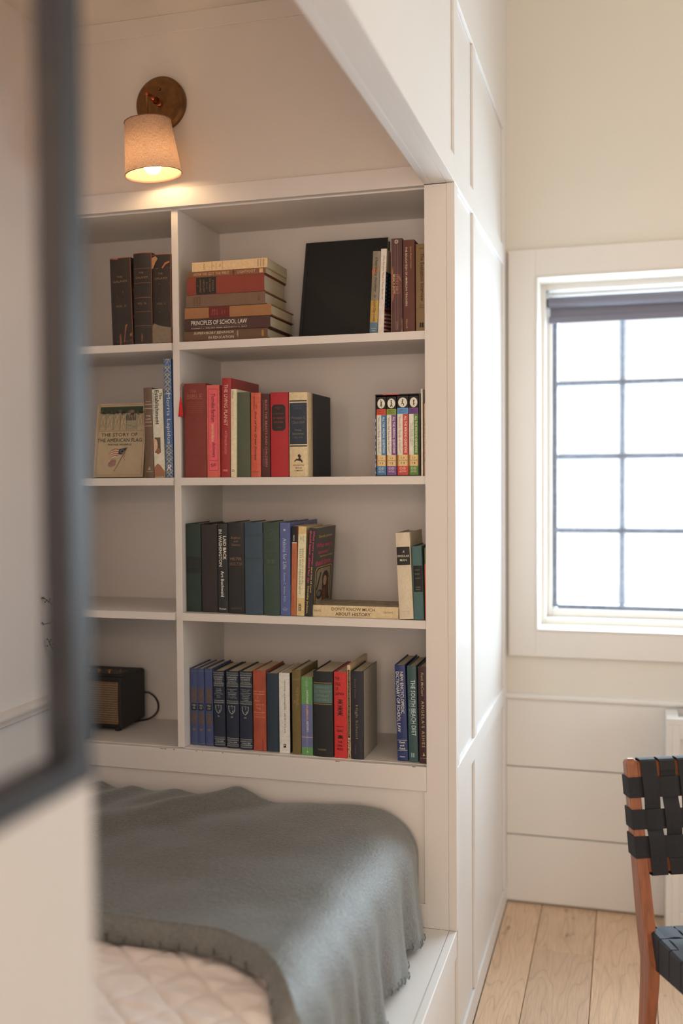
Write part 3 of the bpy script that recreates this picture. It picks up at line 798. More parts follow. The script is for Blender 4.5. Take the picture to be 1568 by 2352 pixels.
# ================================================================== BOOKS
GEO = {'galaxy_a': [-0.8983, -0.8383, 1.789, 0.2245, -1.422, 0.015, 0.16, 0.0599],
 'galaxy_b': [-0.8341, -0.7818, 1.789, 0.2321, 0.0, 0.01, 0.165, 0.0523],
 'galaxy_c': [-0.7819, -0.7289, 1.789, 0.2258, 0.0, 0.012, 0.165, 0.0532],
 'juror': [-0.8121, -0.7877, 1.445, 0.2325, -0.8131, 0.02, 0.15, 0.0244],
 'establish': [-0.7858, -0.7551, 1.445, 0.2277, -1.2019, 0.018, 0.14, 0.0307],
 'lapidus': [-0.7524, -0.731, 1.445, 0.3042, -0.5328, 0.015, 0.21, 0.0214],
 'otter': [-0.2106, -0.1912, 1.789, 0.1968, 2.8897, 0.015, 0.12, 0.0195],
 'law': [-0.1901, -0.1757, 1.789, 0.2011, 2.6527, 0.015, 0.15, 0.0143],
 'buck': [-0.1567, -0.129, 1.789, 0.2236, 0.0, 0.015, 0.16, 0.0278],
 'amteach': [-0.1274, -0.0986, 1.789, 0.218, 0.0, 0.015, 0.14, 0.0288],
 'evalint': [-0.0966, -0.0655, 1.789, 0.2064, 0.0, 0.015, 0.15, 0.0311],
 'bible': [-0.7014, -0.6405, 1.445, 0.2396, 0.0, 0.02, 0.17, 0.0609],
 'thorndike': [-0.6397, -0.6039, 1.445, 0.2342, 0.0, 0.02, 0.16, 0.0358],
 'living': [-0.6, -0.5748, 1.445, 0.25, 1.1179, 0.015, 0.2, 0.0252],
 'hilton': [-0.5724, -0.5575, 1.445, 0.221, 0.7497, 0.012, 0.13, 0.0149],
 'green2': [-0.5587, -0.5212, 1.445, 0.213, 0.0, 0.018, 0.15, 0.0375],
 'great': [-0.5206, -0.4941, 1.445, 0.2108, 0.4833, 0.018, 0.14, 0.0265],
 'beasts': [-0.494, -0.4691, 1.445, 0.208, 0.0, 0.02, 0.145, 0.0249],
 'stories': [-0.4668, -0.4189, 1.445, 0.2102, 0.0, 0.016, 0.15, 0.0478],
 'church': [-0.4175, -0.3693, 1.445, 0.2087, 0.0, 0.015, 0.2, 0.0482],
 'white_thin': [-0.0855, -0.0807, 1.445, 0.2074, 0.0, 0.015, 0.2, 0.0048],
 'peach': [-0.0776, -0.0659, 1.445, 0.1728, 0.0, 0.015, 0.15, 0.0116],
 'dkgreen': [-0.7075, -0.666, 1.099, 0.2272, 0.0, 0.034, 0.15, 0.0415],
 'dkbrown': [-0.6639, -0.6198, 1.099, 0.2253, 0.0, 0.032, 0.15, 0.0441],
 'laidback': [-0.6175, -0.5894, 1.099, 0.228, 0.0, 0.028, 0.14, 0.0281],
 'helter': [-0.5869, -0.5427, 1.099, 0.2317, 0.0, 0.024, 0.15, 0.0442],
 'blue3': [-0.5374, -0.489, 1.099, 0.2326, 0.0, 0.012, 0.15, 0.0485],
 'green3': [-0.4878, -0.445, 1.099, 0.2328, 0.0, 0.012, 0.15, 0.0428],
 'atkins': [-0.4446, -0.4171, 1.099, 0.2319, 0.0, 0.014, 0.23, 0.0274],
 'orange_thin': [-0.4164, -0.403, 1.099, 0.2235, 1.2796, 0.014, 0.12, 0.0135],
 'basic': [-0.4024, -0.3817, 1.099, 0.2226, 1.9118, 0.014, 0.14, 0.0207],
 'woman': [-0.3811, -0.3618, 1.099, 0.2188, 3.7176, 0.014, 0.17, 0.0192],
 'singular': [-0.1397, -0.1043, 1.099, 0.2096, -2.4849, 0.013, 0.15, 0.0354],
 'teal': [-0.103, -0.0785, 1.099, 0.1774, -1.7902, 0.012, 0.13, 0.0245],
 'orange_red': [-0.0759, -0.0637, 1.099, 0.1735, -0.6224, 0.012, 0.13, 0.0122],
 'b1': [-0.7075, -0.6865, 0.747, 0.2014, 0.0, 0.048, 0.13, 0.0208],
 'b2': [-0.6863, -0.665, 0.747, 0.2019, -0.6226, 0.047, 0.13, 0.0213],
 'b3': [-0.664, -0.6405, 0.747, 0.203, -0.4568, 0.046, 0.13, 0.0225],
 'h1': [-0.639, -0.6062, 0.747, 0.1989, -0.7068, 0.044, 0.135, 0.0324],
 'h2': [-0.604, -0.5683, 0.747, 0.2005, 0.0, 0.041, 0.135, 0.0357],
 'h3': [-0.5655, -0.5298, 0.747, 0.2025, 0.0, 0.037, 0.135, 0.0358],
 'redor': [-0.5274, -0.492, 0.747, 0.207, 0.0, 0.034, 0.14, 0.0354],
 'navy': [-0.4895, -0.4579, 0.747, 0.2025, 0.0, 0.032, 0.135, 0.0316],
 'oleander': [-0.456, -0.427, 0.747, 0.2039, 0.0, 0.03, 0.15, 0.0291],
 'olive': [-0.4207, -0.3968, 0.747, 0.2136, 0.0, 0.028, 0.145, 0.0239],
 'dictam': [-0.3953, -0.3658, 0.747, 0.197, 0.0, 0.026, 0.11, 0.0295],
 'brewer': [-0.3635, -0.3113, 0.747, 0.2142, 0.0, 0.024, 0.15, 0.0522],
 'japan': [-0.309, -0.2759, 0.747, 0.2149, 0.0, 0.022, 0.15, 0.0331],
 'thinpat': [-0.2756, -0.2672, 0.747, 0.2322, 0.0, 0.025, 0.17, 0.0084],
 'high': [-0.2653, -0.2336, 0.747, 0.2192, 0.0, 0.022, 0.14, 0.0317],
 'ency': [-0.1508, -0.1241, 0.747, 0.2367, -1.6699, 0.035, 0.15, 0.0267],
 'south': [-0.1218, -0.0986, 0.747, 0.2358, -1.0286, 0.032, 0.14, 0.0233],
 'angela': [-0.0951, -0.0682, 0.747, 0.2362, -0.7779, 0.028, 0.14, 0.0269],
 'sup': [-0.6951, -0.4695, 1.7904, 1.8167, 0.012, 0.17],
 'prin': [-0.6932, -0.4617, 1.8162, 1.8466, 0.01, 0.17],
 'tan': [-0.6916, -0.4591, 1.8465, 1.8742, 0.01, 0.175],
 'gbrown': [-0.6891, -0.4755, 1.8749, 1.9063, 0.012, 0.165],
 'redbr': [-0.6862, -0.4775, 1.9063, 1.9507, 0.012, 0.165],
 'howbible': [-0.6808, -0.4736, 1.9505, 1.9651, 0.012, 0.16],
 'cream': [-0.6711, -0.4689, 1.9646, 1.9881, 0.012, 0.15],
 'dont': [-0.3615, -0.1434, 1.0984, 1.1274, 0.02, 0.115]}
PG = ph(196, 170, 142)
def spine_y(u, b): return -b*(1-(2*u-1)**2)
class Deco:
    """flat print: words, rules, patches laid on a face; one mesh per colour"""
    def __init__(s, W, H, b=0.0, face='spine'):
        s.W, s.H, s.b, s.face = W, H, b, face; s.L = {}; s.n = 0
    def put(s, kind, col, V, F, sag=0):
        s.n += 1; off = .00010 + .000012*s.n + sag
        k = (kind, col); d = s.L.setdefault(k, MB()); n = len(d.v)
        for u, v in V:
            x = u*s.W; z = (1-v)*s.H
            if s.face == 'spine': d.v.append((x, spine_y(u, s.b)-off, z))
            else: d.v.append((off, x, z))
        d.f += [tuple(n+i for i in f) for f in F]
    def rect(s, u0, u1, v0, v1, col, kind='label_patch', n=6):
        V = []; F = []
        for i in range(n+1):
            u = u0+(u1-u0)*i/n; V += [(u, v0), (u, v1)]
        for i in range(n): F.append((2*i, 2*i+1, 2*i+3, 2*i+2))
        s.put(kind, col, V, F)
    def frame(s, u0, u1, v0, v1, col, t=.0006):
        tu, tv = t/s.W, t/s.H
        s.rect(u0, u1, v0, v0+tv, col, 'ruled_frame'); s.rect(u0, u1, v1-tv, v1, col, 'ruled_frame')
        s.rect(u0, u0+tu, v0, v1, col, 'ruled_frame', 1); s.rect(u1-tu, u1, v0, v1, col, 'ruled_frame', 1)
    def poly(s, pts, col, kind='emblem'):
        us = [p[0] for p in pts]; um = min(us, key=lambda u: abs(u-.5)) if not (min(us) < .5 < max(us)) else .5
        b0 = s.b; y = spine_y(um, b0) if s.face == 'spine' else 0
        if s.face == 'spine':
            s.n += 1; off = .00010+.000012*s.n; d = s.L.setdefault((kind, col), MB()); n = len(d.v)
            d.v += [(p[0]*s.W, y-off, (1-p[1])*s.H) for p in pts]; d.f.append(tuple(range(n, n+len(pts))))
        else: s.put(kind, col, pts, [tuple(range(len(pts)))])
    def ell(s, cu, cv, ru, rv, col, n=20, kind='emblem', a0=0, a1=360, th=None):
        if th is None:
            s.poly([(cu+ru*math.cos(2*math.pi*k/n), cv+rv*math.sin(2*math.pi*k/n)) for k in range(n)], col, kind)
        else:
            V = []; F = []
            for k in range(n+1):
                a = math.radians(a0+(a1-a0)*k/n); c, q = math.cos(a), math.sin(a)
                V += [(cu+ru*c, cv+rv*q), (cu+(ru-th/s.W)*c, cv+(rv-th/s.H)*q)]
            for k in range(n): F.append((2*k, 2*k+1, 2*k+3, 2*k+2))
            s.put(kind, col, V, F)
    def line(s, pts, col, t=.0006, kind='emblem'):
        for (a, b_), (c, d) in zip(pts[:-1], pts[1:]):
            dx, dy = (c-a)*s.W, (d-b_)*s.H; l = math.hypot(dx, dy) or 1; nx, ny = -dy/l*t/2/s.W, dx/l*t/2/s.H
            s.put(kind, col, [(a+nx, b_+ny), (c+nx, d+ny), (c-nx, d-ny), (a-nx, b_-ny)], [(0, 1, 2, 3)]); s.n -= 1
        s.n += 1
    def text(s, t, u0, u1, v0, v1, col, rot='d', bold=.0, shear=0, spacing=1.0, lead=1.0):
        V, F = text_polys(t, min(bold, .006) if 'M' in t else min(bold, .015), shear, spacing, lead)
        if rot == 'd': P = [(u0+(u1-u0)*y, v0+(v1-v0)*x) for x, y in V]      # reads downwards
        else: P = [(u0+(u1-u0)*x, v1-(v1-v0)*y) for x, y in V]
        s.put('lettering', col, P, F, s.b*(u1-u0)**2 if rot == 'd' else s.b*.02)
    def build(s, root, M=None):
        for (kind, col), mb in s.L.items():
            if M is not None: mb.v = [tuple(M @ Vector(p)) for p in mb.v]
            o = link(kind, mb, mat('print', col, .6)); o.parent = root
            if kind in ('lettering', 'ornament', 'cover_picture', 'worn_patch', 'emblem', 'worn_edge', 'rib_line', 'ruled_line', 'ruled_frame', 'band', 'label_patch', 'crease'): o['kind'] = 'stuff'
def cover_mesh(T, D, H, t, b, groove):
    """case: two boards joined by the (rounded) spine; open at the fore edge"""
    n = 8; out, inn = [], []
    out.append((0, D)); inn.append((t, D))
    if groove: 
        out += [(0, .0105), (groove, .0070), (.0002, .0035)]; inn += [(t, .0105), (t+groove*.5, .0070), (t, .0040)]
    for i in range(n+1):
        u = i/n; x = T*u; y = spine_y(u, b)
        xi = t+(T-2*t)*u; out.append((x, y)); inn.append((xi, y+min(t, .0015)))
    if groove:
        out += [(T-.0002, .0035), (T-groove, .0070), (T, .0105)]; inn += [(T-t, .0040), (T-t-groove*.5, .0070), (T-t, .0105)]
    out.append((T, D)); inn.append((T-t, D))
    mb = MB(); m = len(out)
    for z in (0, H): 
        mb.v += [(x, y, z) for x, y in out]; mb.v += [(x, y, z) for x, y in inn]
    for i in range(m-1):
        a, b2 = i, i+1
        mb.f.append((a, b2, 2*m+b2, 2*m+a)); mb.f.append((m+b2, m+a, 3*m+a, 3*m+b2))
        mb.f.append((b2, a, m+a, m+b2)); mb.f.append((2*m+a, 2*m+b2, 3*m+b2, 3*m+a))
    mb.f.append((0, 2*m, 3*m, m)); mb.f.append((m-1, 2*m-1, 4*m-1, 3*m-1))
    return mb
def book(bid, label, group, col, soft=False, round_=.0018, kind='cloth', pages=None, worn=None, boards=None, lie=None, fn=None, side=None, mtx=None, dims=None, name='book'):
    if dims: T, D, H = dims
    elif lie:
        xl, xr, z0, z1, ys, D = GEO[bid]; T = z1-z0-.0003; H = xr-xl
    else:
        xl, xr, z, H, lean, ys, D, T = GEO[bid]; T -= .0004
    t = .0006 if soft else .0026
    b = 0.0004 if soft else round_
    root = thing(name, label, 'book', (0, 0, 0), group)
    if mtx is not None: root.matrix_world = mtx
    elif lie: root.matrix_world = Matrix.Translation((xr, ys, z0+.0002)) @ Matrix.Rotation(math.radians(-90), 4, 'Y')
    else:
        if lean >= 0: root.matrix_world = Matrix.Translation((xr, ys, z+.0003)) @ Matrix.Rotation(math.radians(lean), 4, 'Y') @ Matrix.Translation((-T, 0, 0))
        else: root.matrix_world = Matrix.Translation((xl, ys, z+.0003)) @ Matrix.Rotation(math.radians(lean), 4, 'Y')
    kw = {'wear': tuple(worn)} if worn else {}
    cm = mat(kind, col, .62 if kind != 'print' else .38, **kw)
    c = recalc(link('cover', cover_mesh(T, D, H, t, b, 0 if soft else .0012), cm)); c.parent = root
    if not soft:
        mo = c.modifiers.new('bevel', 'BEVEL'); mo.width = .0007; mo.segments = 2; mo.limit_method = 'ANGLE'; mo.angle_limit = math.radians(50)
    e = .0002 if soft else .0030
    pg = MB().box(t+.0002, T-t-.0002, .0025, D-(.0002 if soft else .0035), e, H-e)
    p = link('page_block', pg, mat('pages', pages or PG, .85)); p.parent = root
    if not soft:
        h = link('head_band', MB().box(t+.001, T-t-.001, .0012, .0030, H-.0042, H-.0012), mat('cloth', ph(150, 120, 95), .8)); h.parent = root
    d = Deco(T, H, b)
    if fn: fn(d); d.build(root)
    if side:
        ds = Deco(D, H, 0, 'side'); side(ds)
        ds.build(root, Matrix.Translation((T, 0, 0)))
    return root

CRM = ph(205, 185, 160); BLK = rgb(24, 23, 23); SIL = ph(170, 165, 160); GLD = ph(150, 110, 65); WHT = ph(215, 200, 185)
GA, GB, GC, GD = 'books on the top shelf', 'books on the second shelf', 'books on the third shelf', 'books on the bottom shelf'
G1, G2 = 'old leather volumes in the upper left compartment', 'books in the second left compartment'

# ---------------- left bay, top: three worn dark volumes
def galaxy(vol, ribs):
    def f(d):
        o = ph(140, 95, 60)
        d.text('THE', .34, .60, .21, .232, o, 'h'); d.text('GALAXY.', .14, .86, .26, .285, o, 'h')
        d.text('VOL. '+vol+'.', .25, .75, .545, .568, o, 'h')
        if ribs:
            for v in (.17, .33, .49, .645, .80): d.rect(.06, .94, v, v+.004, ph(130, 72, 40), 'rib_line')
        else: d.text('SHELDON & COMPANY', .2, .8, .955, .968, ph(110, 80, 45), 'h')
        d.rect(0, 1, .0, .008, ph(150, 75, 45), 'worn_edge'); d.rect(.965, 1, .0, 1, ph(120, 60, 38), 'worn_edge', 1)
        random.seed(int(vol) if vol.isdigit() else 7)
        if vol == '3':
            d.poly([(.68, .775), (.78, .765), (.72, .80), (.66, .87), (.62, .97), (.58, .97), (.63, .86)], ph(150, 80, 50), 'worn_patch')
            d.poly([(.10, .0), (.45, .0), (.40, .022), (.20, .016)], ph(150, 80, 55), 'worn_patch')
        if vol == '1':
            d.poly([(.03, .80), (.12, .775), (.35, .80), (.62, .815), (1, .83), (1, .995), (.03, .995)], ph(120, 98, 80), 'worn_patch')
            d.poly([(.02, .04), (.22, .02), (.34, .05), (.20, .10), (.10, .155), (.02, .165)], ph(160, 110, 75), 'worn_patch')
            d.poly([(.55, .155), (.72, .10), (.95, .085), (.97, .10), (.74, .125), (.60, .165)], ph(170, 90, 55), 'worn_patch')
            d.line([(.05, .155), (.3, .16), (.6, .155), (.97, .16)], ph(160, 85, 50), .001, 'worn_edge')
            for v in (.33, .49, .645): d.line([(.05, v), (.4, v+.003), (.95, v)], ph(130, 72, 40), .0008, 'rib_line')
    return f
DKL = ph(42, 32, 28)
book('galaxy_a', 'worn black volume marked Vol. 3, leftmost of the three old leather books', G1, DKL, kind='worn', round_=.003, fn=galaxy('3', False))
book('galaxy_b', 'worn black volume with gilt ribs, middle of the three old leather books', G1, DKL, kind='worn', round_=.006, fn=galaxy('16', True))
book('galaxy_c', 'worn black volume with torn tan patches, against the bookcase divider', G1, DKL, kind='worn', round_=.005, fn=galaxy('1', False))

# ---------------- left bay, second shelf
def flagcover(d):
    red = ph(165, 70, 55); ink = ph(60, 50, 42); grn = ph(48, 55, 36); tan = ph(170, 145, 115)
    d.frame(.035, .965, .02, .975, red, .0008)
    d.rect(.07, .93, .045, .37, ph(150, 135, 108), 'cover_picture', 1)
    d.rect(.07, .93, .045, .13, grn, 'cover_picture', 1)
    random.seed(3)
    for k in range(14): d.ell(.10+.062*k, .125+random.uniform(-.02, .02), .04, .022, grn if k % 3 else ph(75, 78, 48), 9, 'cover_picture')
    for k in range(5): d.rect(.45+.07*k, .52+.07*k, .27+.012*k, .275+.012*k, ph(90, 98, 60), 'cover_picture', 1)
    for k, (cx, sc) in enumerate(((.13, 1.1), (.27, 1.25), (.42, 1.15), (.55, 1.2), (.88, 1.1))):      # soldiers in light coats and dark hats
        d.poly([(cx-.05*sc, .365), (cx-.045*sc, .22), (cx-.02, .165), (cx+.03, .165), (cx+.05*sc, .23), (cx+.045*sc, .365)], tan, 'cover_picture')
        d.line([(cx-.05*sc, .365), (cx-.045*sc, .22), (cx-.02, .165)], ink, .0006, 'cover_picture'); d.line([(cx-.03, .18), (cx+.04, .33)], ink, .0006, 'cover_picture'); d.line([(cx+.04, .18), (cx-.03, .33)], ink, .0006, 'cover_picture')
        d.ell(cx, .145, .022, .018, ph(150, 110, 85), 10, 'cover_picture'); d.poly([(cx-.045, .135), (cx-.01, .108), (cx+.045, .132), (cx+.02, .140)], BLK, 'cover_picture')
        d.line([(cx+.05*sc, .30), (cx+.07*sc, .07)], ink, .0006, 'cover_picture')
    for k in range(6): d.poly([(.60+.035*k, .235), (.605+.035*k, .15), (.618+.035*k, .15), (.624+.035*k, .235)], ph(105, 60, 50) if k % 2 else ph(45, 50, 60), 'cover_picture')
    d.ell(.715, .115, .045, .022, ph(140, 85, 75), 14, 'cover_picture')
    d.rect(.05, .95, .378, .382, red, 'ruled_line', 1)
    d.text('THE STORY OF', .12, .85, .405, .452, ink, 'h'); d.text('THE AMERICAN FLAG', .05, .94, .478, .528, ink, 'h'); d.text('WAYNE WHIPPLE', .26, .74, .552, .576, ink, 'h')
    d.line([(.66, .60), (.42, .925)], ph(110, 80, 55), .0016)          # flag and staff
    d.poly([(.655, .605), (.50, .625), (.46, .69), (.56, .70)], ph(40, 45, 60))
    for k in range(8):
        c = red if k % 2 == 0 else CRM; o = k*.014
        d.poly([(.50-.004*k, .625+o), (.42, .615+o), (.34, .64+o), (.29, .70+o), (.30, .712+o), (.35, .655+o), (.42, .63+o), (.50-.004*k, .639+o)], c)
    d.poly([(.30, .80), (.38, .76), (.45, .77), (.44, .84), (.34, .87), (.29, .85)], ph(150, 110, 105)); d.line([(.30, .82), (.40, .79), (.44, .80)], red, .001); d.line([(.30, .84), (.40, .82), (.44, .82)], red, .001)
    for k in range(8): 
        a = k*math.pi/4; d.ell(.565+.035*math.cos(a), .655+.022*math.sin(a), .006, .004, CRM, 5)
    d.line([(.62, .66), (.60, .74), (.62, .78)], red, .0012)
T_, D_, H_ = .018, .147, .2000
book('x', 'tan picture book with soldiers and a flag on its cover, facing out', G2, ph(178, 152, 122), kind='cloth', round_=.002, dims=(T_, D_, H_), side=flagcover,
     mtx=Matrix.Translation((-.989, .062+T_, 1.4453)) @ Matrix.Rotation(math.radians(-9), 4, 'X') @ Matrix.Rotation(math.radians(-90), 4, 'Z'))
def f(d):
    d.text('JOHN', .26, .80, .150, .163, CRM, 'h'); d.text('GRISHAM', .12, .92, .180, .192, CRM, 'h'); d.rect(.08, .95, .228, .231, CRM, 'ruled_line')
    d.text('THE', .28, .78, .305, .322, CRM, 'h'); d.text('LAST', .25, .80, .340, .357, CRM, 'h'); d.text('JUROR', .16, .90, .375, .393, CRM, 'h'); d.rect(.08, .95, .422, .425, CRM, 'ruled_line')
    d.line([(.5, .875), (.5, .91)], CRM, .001); d.line([(.36, .895), (.42, .91), (.58, .91), (.64, .895)], CRM, .001); d.text('DOUBLEDAY', .1, .9, .926, .934, CRM, 'h')
book('juror', 'brown hardcover with white title The Last Juror, beside the flag picture book', G2, ph(100, 72, 56), fn=f, kind='print')
def f(d):
    d.text('The', .68, .93, .04, .115, BLK, 'd', .03); d.text('Establishment', .28, .66, .012, .40, BLK, 'd', .035); d.text('Howard Fast', .06, .22, .04, .275, ph(40, 90, 75), 'd')
    d.text('A NOVEL', .13, .2, .30, .36, ph(120, 110, 100), 'd')
    d.rect(.14, .68, .545, .72, ph(92, 72, 55), 'cover_picture'); d.ell(.22, .63, .18, .07, ph(205, 160, 130), 16, 'cover_picture'); d.ell(.45, .70, .2, .035, ph(140, 85, 55), 14, 'cover_picture')
    d.poly([(.05, .88), (.35, .84), (.6, .86), (.98, .93), (.98, .99), (.05, .99)], ph(150, 95, 65), 'cover_picture')
book('establish', 'cream hardcover with heavy black title The Establishment, left of the blue patterned book', G2, ph(205, 190, 172), fn=f, kind='print')
def f(d):
    g = ph(205, 185, 115)
    for v0, v1 in ((.0, .30), (.72, 1.0)):
        n = 5
        for k in range(n):
            a = v0+(v1-v0)*k/n; b_ = v0+(v1-v0)*(k+1)/n; m = (a+b_)/2
            d.line([(.02, a), (.5, m), (.98, a)], g, .0008); d.line([(.02, b_), (.5, m), (.98, b_)], g, .0008)
            d.line([(.02, m), (.5, a), (.98, m)], g, .0006); d.line([(.25, a), (.75, b_)], g, .0006); d.line([(.75, a), (.25, b_)], g, .0006)
            d.ell(.5, m, .34, (b_-a)*.42, g, 12, 'emblem', 200, 340, .0006)
    d.text('Morris Lapidus', .22, .80, .29, .715, ph(200, 195, 190), 'd')
    d.text('R', .2, .75, .89, .94, ph(220, 215, 200), 'h', 0, .3)
book('lapidus', 'tall thin blue book with gold lattice pattern against the divider', G2, ph(66, 92, 140), fn=f, kind='print', round_=.0008)

# ---------------- top right compartment: the lying stack
def f(d):
    d.text('SUPERVISORY BEHAVIOR', .62, .86, .12, .60, CRM, 'd', 0, .2); d.text('IN EDUCATION', .15, .40, .30, .60, CRM, 'd'); d.text('HARRIS', .25, .85, .64, .655, CRM, 'h'); d.rect(.2, .8, .93, .955, ph(150, 105, 40), 'emblem')
book('sup', 'brown book titled Supervisory Behavior in Education, bottom of the lying stack', GA, ph(98, 66, 46), lie=1, fn=f)
def f(d):
    d.text('PRINCIPLES OF SCHOOL LAW', .44, .82, .085, .735, WHT, 'd', .004); d.text('ROBERT L. DRURY AND KENNETH C. RAY', .13, .22, .085, .735, CRM, 'd'); d.rect(.30, .33, .085, .735, ph(120, 90, 80), 'ruled_line')
book('prin', 'dark maroon book titled Principles of School Law, second from bottom in the lying stack', GA, ph(70, 40, 36), lie=1, fn=f)
def f(d):
    m = ph(100, 18, 22); d.rect(0.02, .98, .285, .525, m); c = ph(160, 80, 60)
    d.text('Human', .6, .75, .33, .345, c, 'h')
    for k, t in enumerate(('Human', 'Social', 'Behavior')): d.text(t, .25, .78, .315+.028*k, .334+.028*k, c, 'h')
    d.text('BERELSON', .3, .7, .435, .445, c, 'h'); d.text('STEINER', .35, .65, .465, .475, c, 'h')
book('tan', 'orange-tan book with a dark red spine label, third from bottom in the lying stack', GA, ph(150, 96, 56), lie=1, fn=f)
def f(d):
    k = ph(62, 44, 34)
    for i, t in enumerate(('READINGS', 'IN ENGLISH', 'PROSE')): d.text(t, .15, .85, .10+.035*i, .12+.035*i, k, 'h')
    d.text('BOOK', .3, .7, .91, .935, k, 'h')
book('gbrown', 'faded grey-brown cloth book, fourth from bottom in the lying stack', GA, ph(112, 80, 62), lie=1, fn=f)
def f(d):
    d.rect(.02, .98, .125, .385, ph(28, 24, 22)); c = ph(130, 90, 50)
    d.text('A', .45, .56, .14, .152, c, 'h'); d.text('Diplomatic', .12, .88, .165, .20, c, 'h', 0, .3); d.text('HISTORY', .15, .85, .215, .24, c, 'h'); d.text('OF THE', .3, .7, .258, .275, c, 'h'); d.text('AMERICAN', .12, .88, .295, .318, c, 'h'); d.text('PEOPLE', .2, .8, .335, .358, c, 'h')
book('redbr', 'thick red-brown cloth book with a black label, fifth from bottom in the lying stack', GA, ph(130, 48, 32), lie=1, fn=f)
def f(d):
    c = ph(205, 150, 100); d.text('HOW WE GOT THE BIBLE', .25, .75, .07, .53, c, 'd'); d.text('LIGHTFOOT', .25, .75, .64, .87, c, 'd'); d.rect(.15, .85, .92, .965, c, 'emblem', 2); d.rect(0.02, .98, .575, .60, ph(90, 50, 30), 'band')
book('howbible', 'thin brown book titled How We Got the Bible, second from top in the lying stack', GA, ph(120, 74, 48), lie=1, soft=True, kind='print', fn=f)
def f(d):
    k = ph(110, 75, 50); d.rect(.03, .97, .265, .269, k, 'ruled_line'); d.rect(.03, .97, .405, .409, k, 'ruled_line')
    d.text('CAPITAL', .15, .85, .155, .175, k, 'h'); d.text('The', .4, .6, .285, .30, k, 'h'); d.text('Advancing', .2, .8, .32, .335, k, 'h'); d.text('Mob', .35, .65, .365, .385, k, 'h')
    for i, t in enumerate(('AMERICAN', 'HERITAGE', 'PRESS')): d.text(t, .12, .88, .87+.036*i, .886+.036*i, ph(95, 60, 40), 'h')
book('cream', 'cream paperback on top of the lying stack', GA, ph(212, 170, 126), lie=1, soft=True, kind='print', fn=f)
# large black book leaning on the back of the compartment
T_, D_, H_ = .026, .226, .2865
book('x', 'large plain black hardcover leaning back with its cover facing out', GA, ph(30, 29, 29), round_=.003, dims=(T_, D_, H_),
     mtx=Matrix.Translation((-.4430, .172+T_, 1.7895)) @ Matrix.Rotation(math.radians(-15.0), 4, 'X') @ Matrix.Rotation(math.radians(-90), 4, 'Z'))
# ---------------- top right compartment: standing books
def f(d):
    d.rect(.0, 1, .60, .865, ph(175, 132, 55), 'band'); d.rect(0, 1, .87, 1, ph(80, 105, 125), 'band'); d.poly([(.0, .24), (.35, .20), (.5, .22), (.95, .205), (.9, .235), (.5, .255), (.1, .30)], ph(170, 100, 70), 'cover_picture')
    d.text('Otterbury Incident', .3, .75, .08, .50, BLK, 'd', 0, .5); d.text('by', .3, .72, .53, .575, BLK, 'd', 0, .5); d.text('Cecil Day Lewis', .3, .72, .60, .86, BLK, 'd', 0, .5)
    d.text('HAMISH', .2, .85, .935, .947, CRM, 'h'); d.text('READ', .3, .75, .96, .972, CRM, 'h')
book('otter', 'small grey, yellow and blue book leaning in front of the large black one', GA, ph(128, 110, 92), fn=f, kind='print', round_=.002)
def f(d): d.text('What Everyone Needs to Know About Law', .35, .72, .08, .60, ph(70, 55, 55), 'd')
def sd(d):
    d.rect(0, 1, 0, .27, ph(200, 170, 150), 'cover_picture', 1); d.poly([(0, .27), (1, .22), (1, .72), (0, .74)], ph(28, 32, 55), 'cover_picture')
    for k in range(5):
        for j in range(9): d.ell(.08+.2*k, .31+.045*j, .02, .009, CRM, 6, 'cover_picture')
    for k in range(7): d.poly([(0, .70+.045*k), (1, .60+.05*k), (1, .625+.05*k), (0, .723+.045*k)], ph(150, 30, 30), 'cover_picture')
book('law', 'slim white paperback with a flag on its cover, in front of the large black book', GA, ph(212, 190, 180), soft=True, kind='print', fn=f, side=sd)
def f(d):
    c = ph(185, 110, 85); d.ell(.5, .035, .17, .02, CRM, 18, 'emblem', 0, 360, .0015); d.text('G', .42, .58, .027, .043, CRM, 'h')
    for u in (.36, .60): d.rect(u, u+.025, .03, .97, ph(140, 95, 85), 'crease', 1)
    d.text('THE ILLUSTRATED', .70, .86, .38, .59, ph(150, 70, 60), 'd'); d.text('STORY BIBLE', .40, .66, .38, .59, c, 'd'); d.text('PEARL S. BUCK', .12, .32, .38, .59, ph(230, 190, 140), 'd', .01)
    d.text('A FULL LENGTH MERIDIAN', .45, .6, .88, .975, ph(160, 120, 105), 'd'); d.rect(.0, .05, 0, 1, ph(150, 115, 85), 'worn_edge', 1); d.poly([(.1, .35), (.2, .28), (.25, .62), (.12, .68)], ph(150, 85, 60), 'worn_patch')
book('buck', 'creased purple-brown paperback with lettering along its middle, right of the flag-covered one', GA, ph(82, 48, 48), soft=True, kind='worn', worn=(.42, .26, .18), fn=f)
def f(d): d.text('THE EDUCATION OF AMERICAN TEACHERS', .22, .38, .075, .72, ph(200, 180, 160), 'd', .006); d.text('James Bryant Conant', .60, .76, .075, .31, ph(190, 140, 75), 'd'); d.text('McGraw-Hill', .27, .38, .86, .96, ph(190, 160, 135), 'd')
book('amteach', 'red-brown hardcover titled The Education of American Teachers', GA, ph(92, 45, 34), fn=f)
def f(d): d.text('FEAR', .28, .62, .045, .058, BLK, 'h'); d.text('The Evaluation Interview', .38, .66, .11, .655, rgb(45, 35, 28), 'd', .01); d.text('Second\nEdition', .3, .72, .69, .735, BLK, 'h'); d.rect(.30, .62, .90, .955, BLK, 'emblem', 2); d.rect(.42, .46, .90, .955, ph(120, 88, 48), 'emblem', 1); d.rect(.3, .62, .925, .93, ph(120, 88, 48), 'emblem', 1)
book('evalint', 'ochre book titled The Evaluation Interview, last on the top shelf beside the jamb', GA, ph(124, 90, 52), kind='print', fn=f, round_=.001)

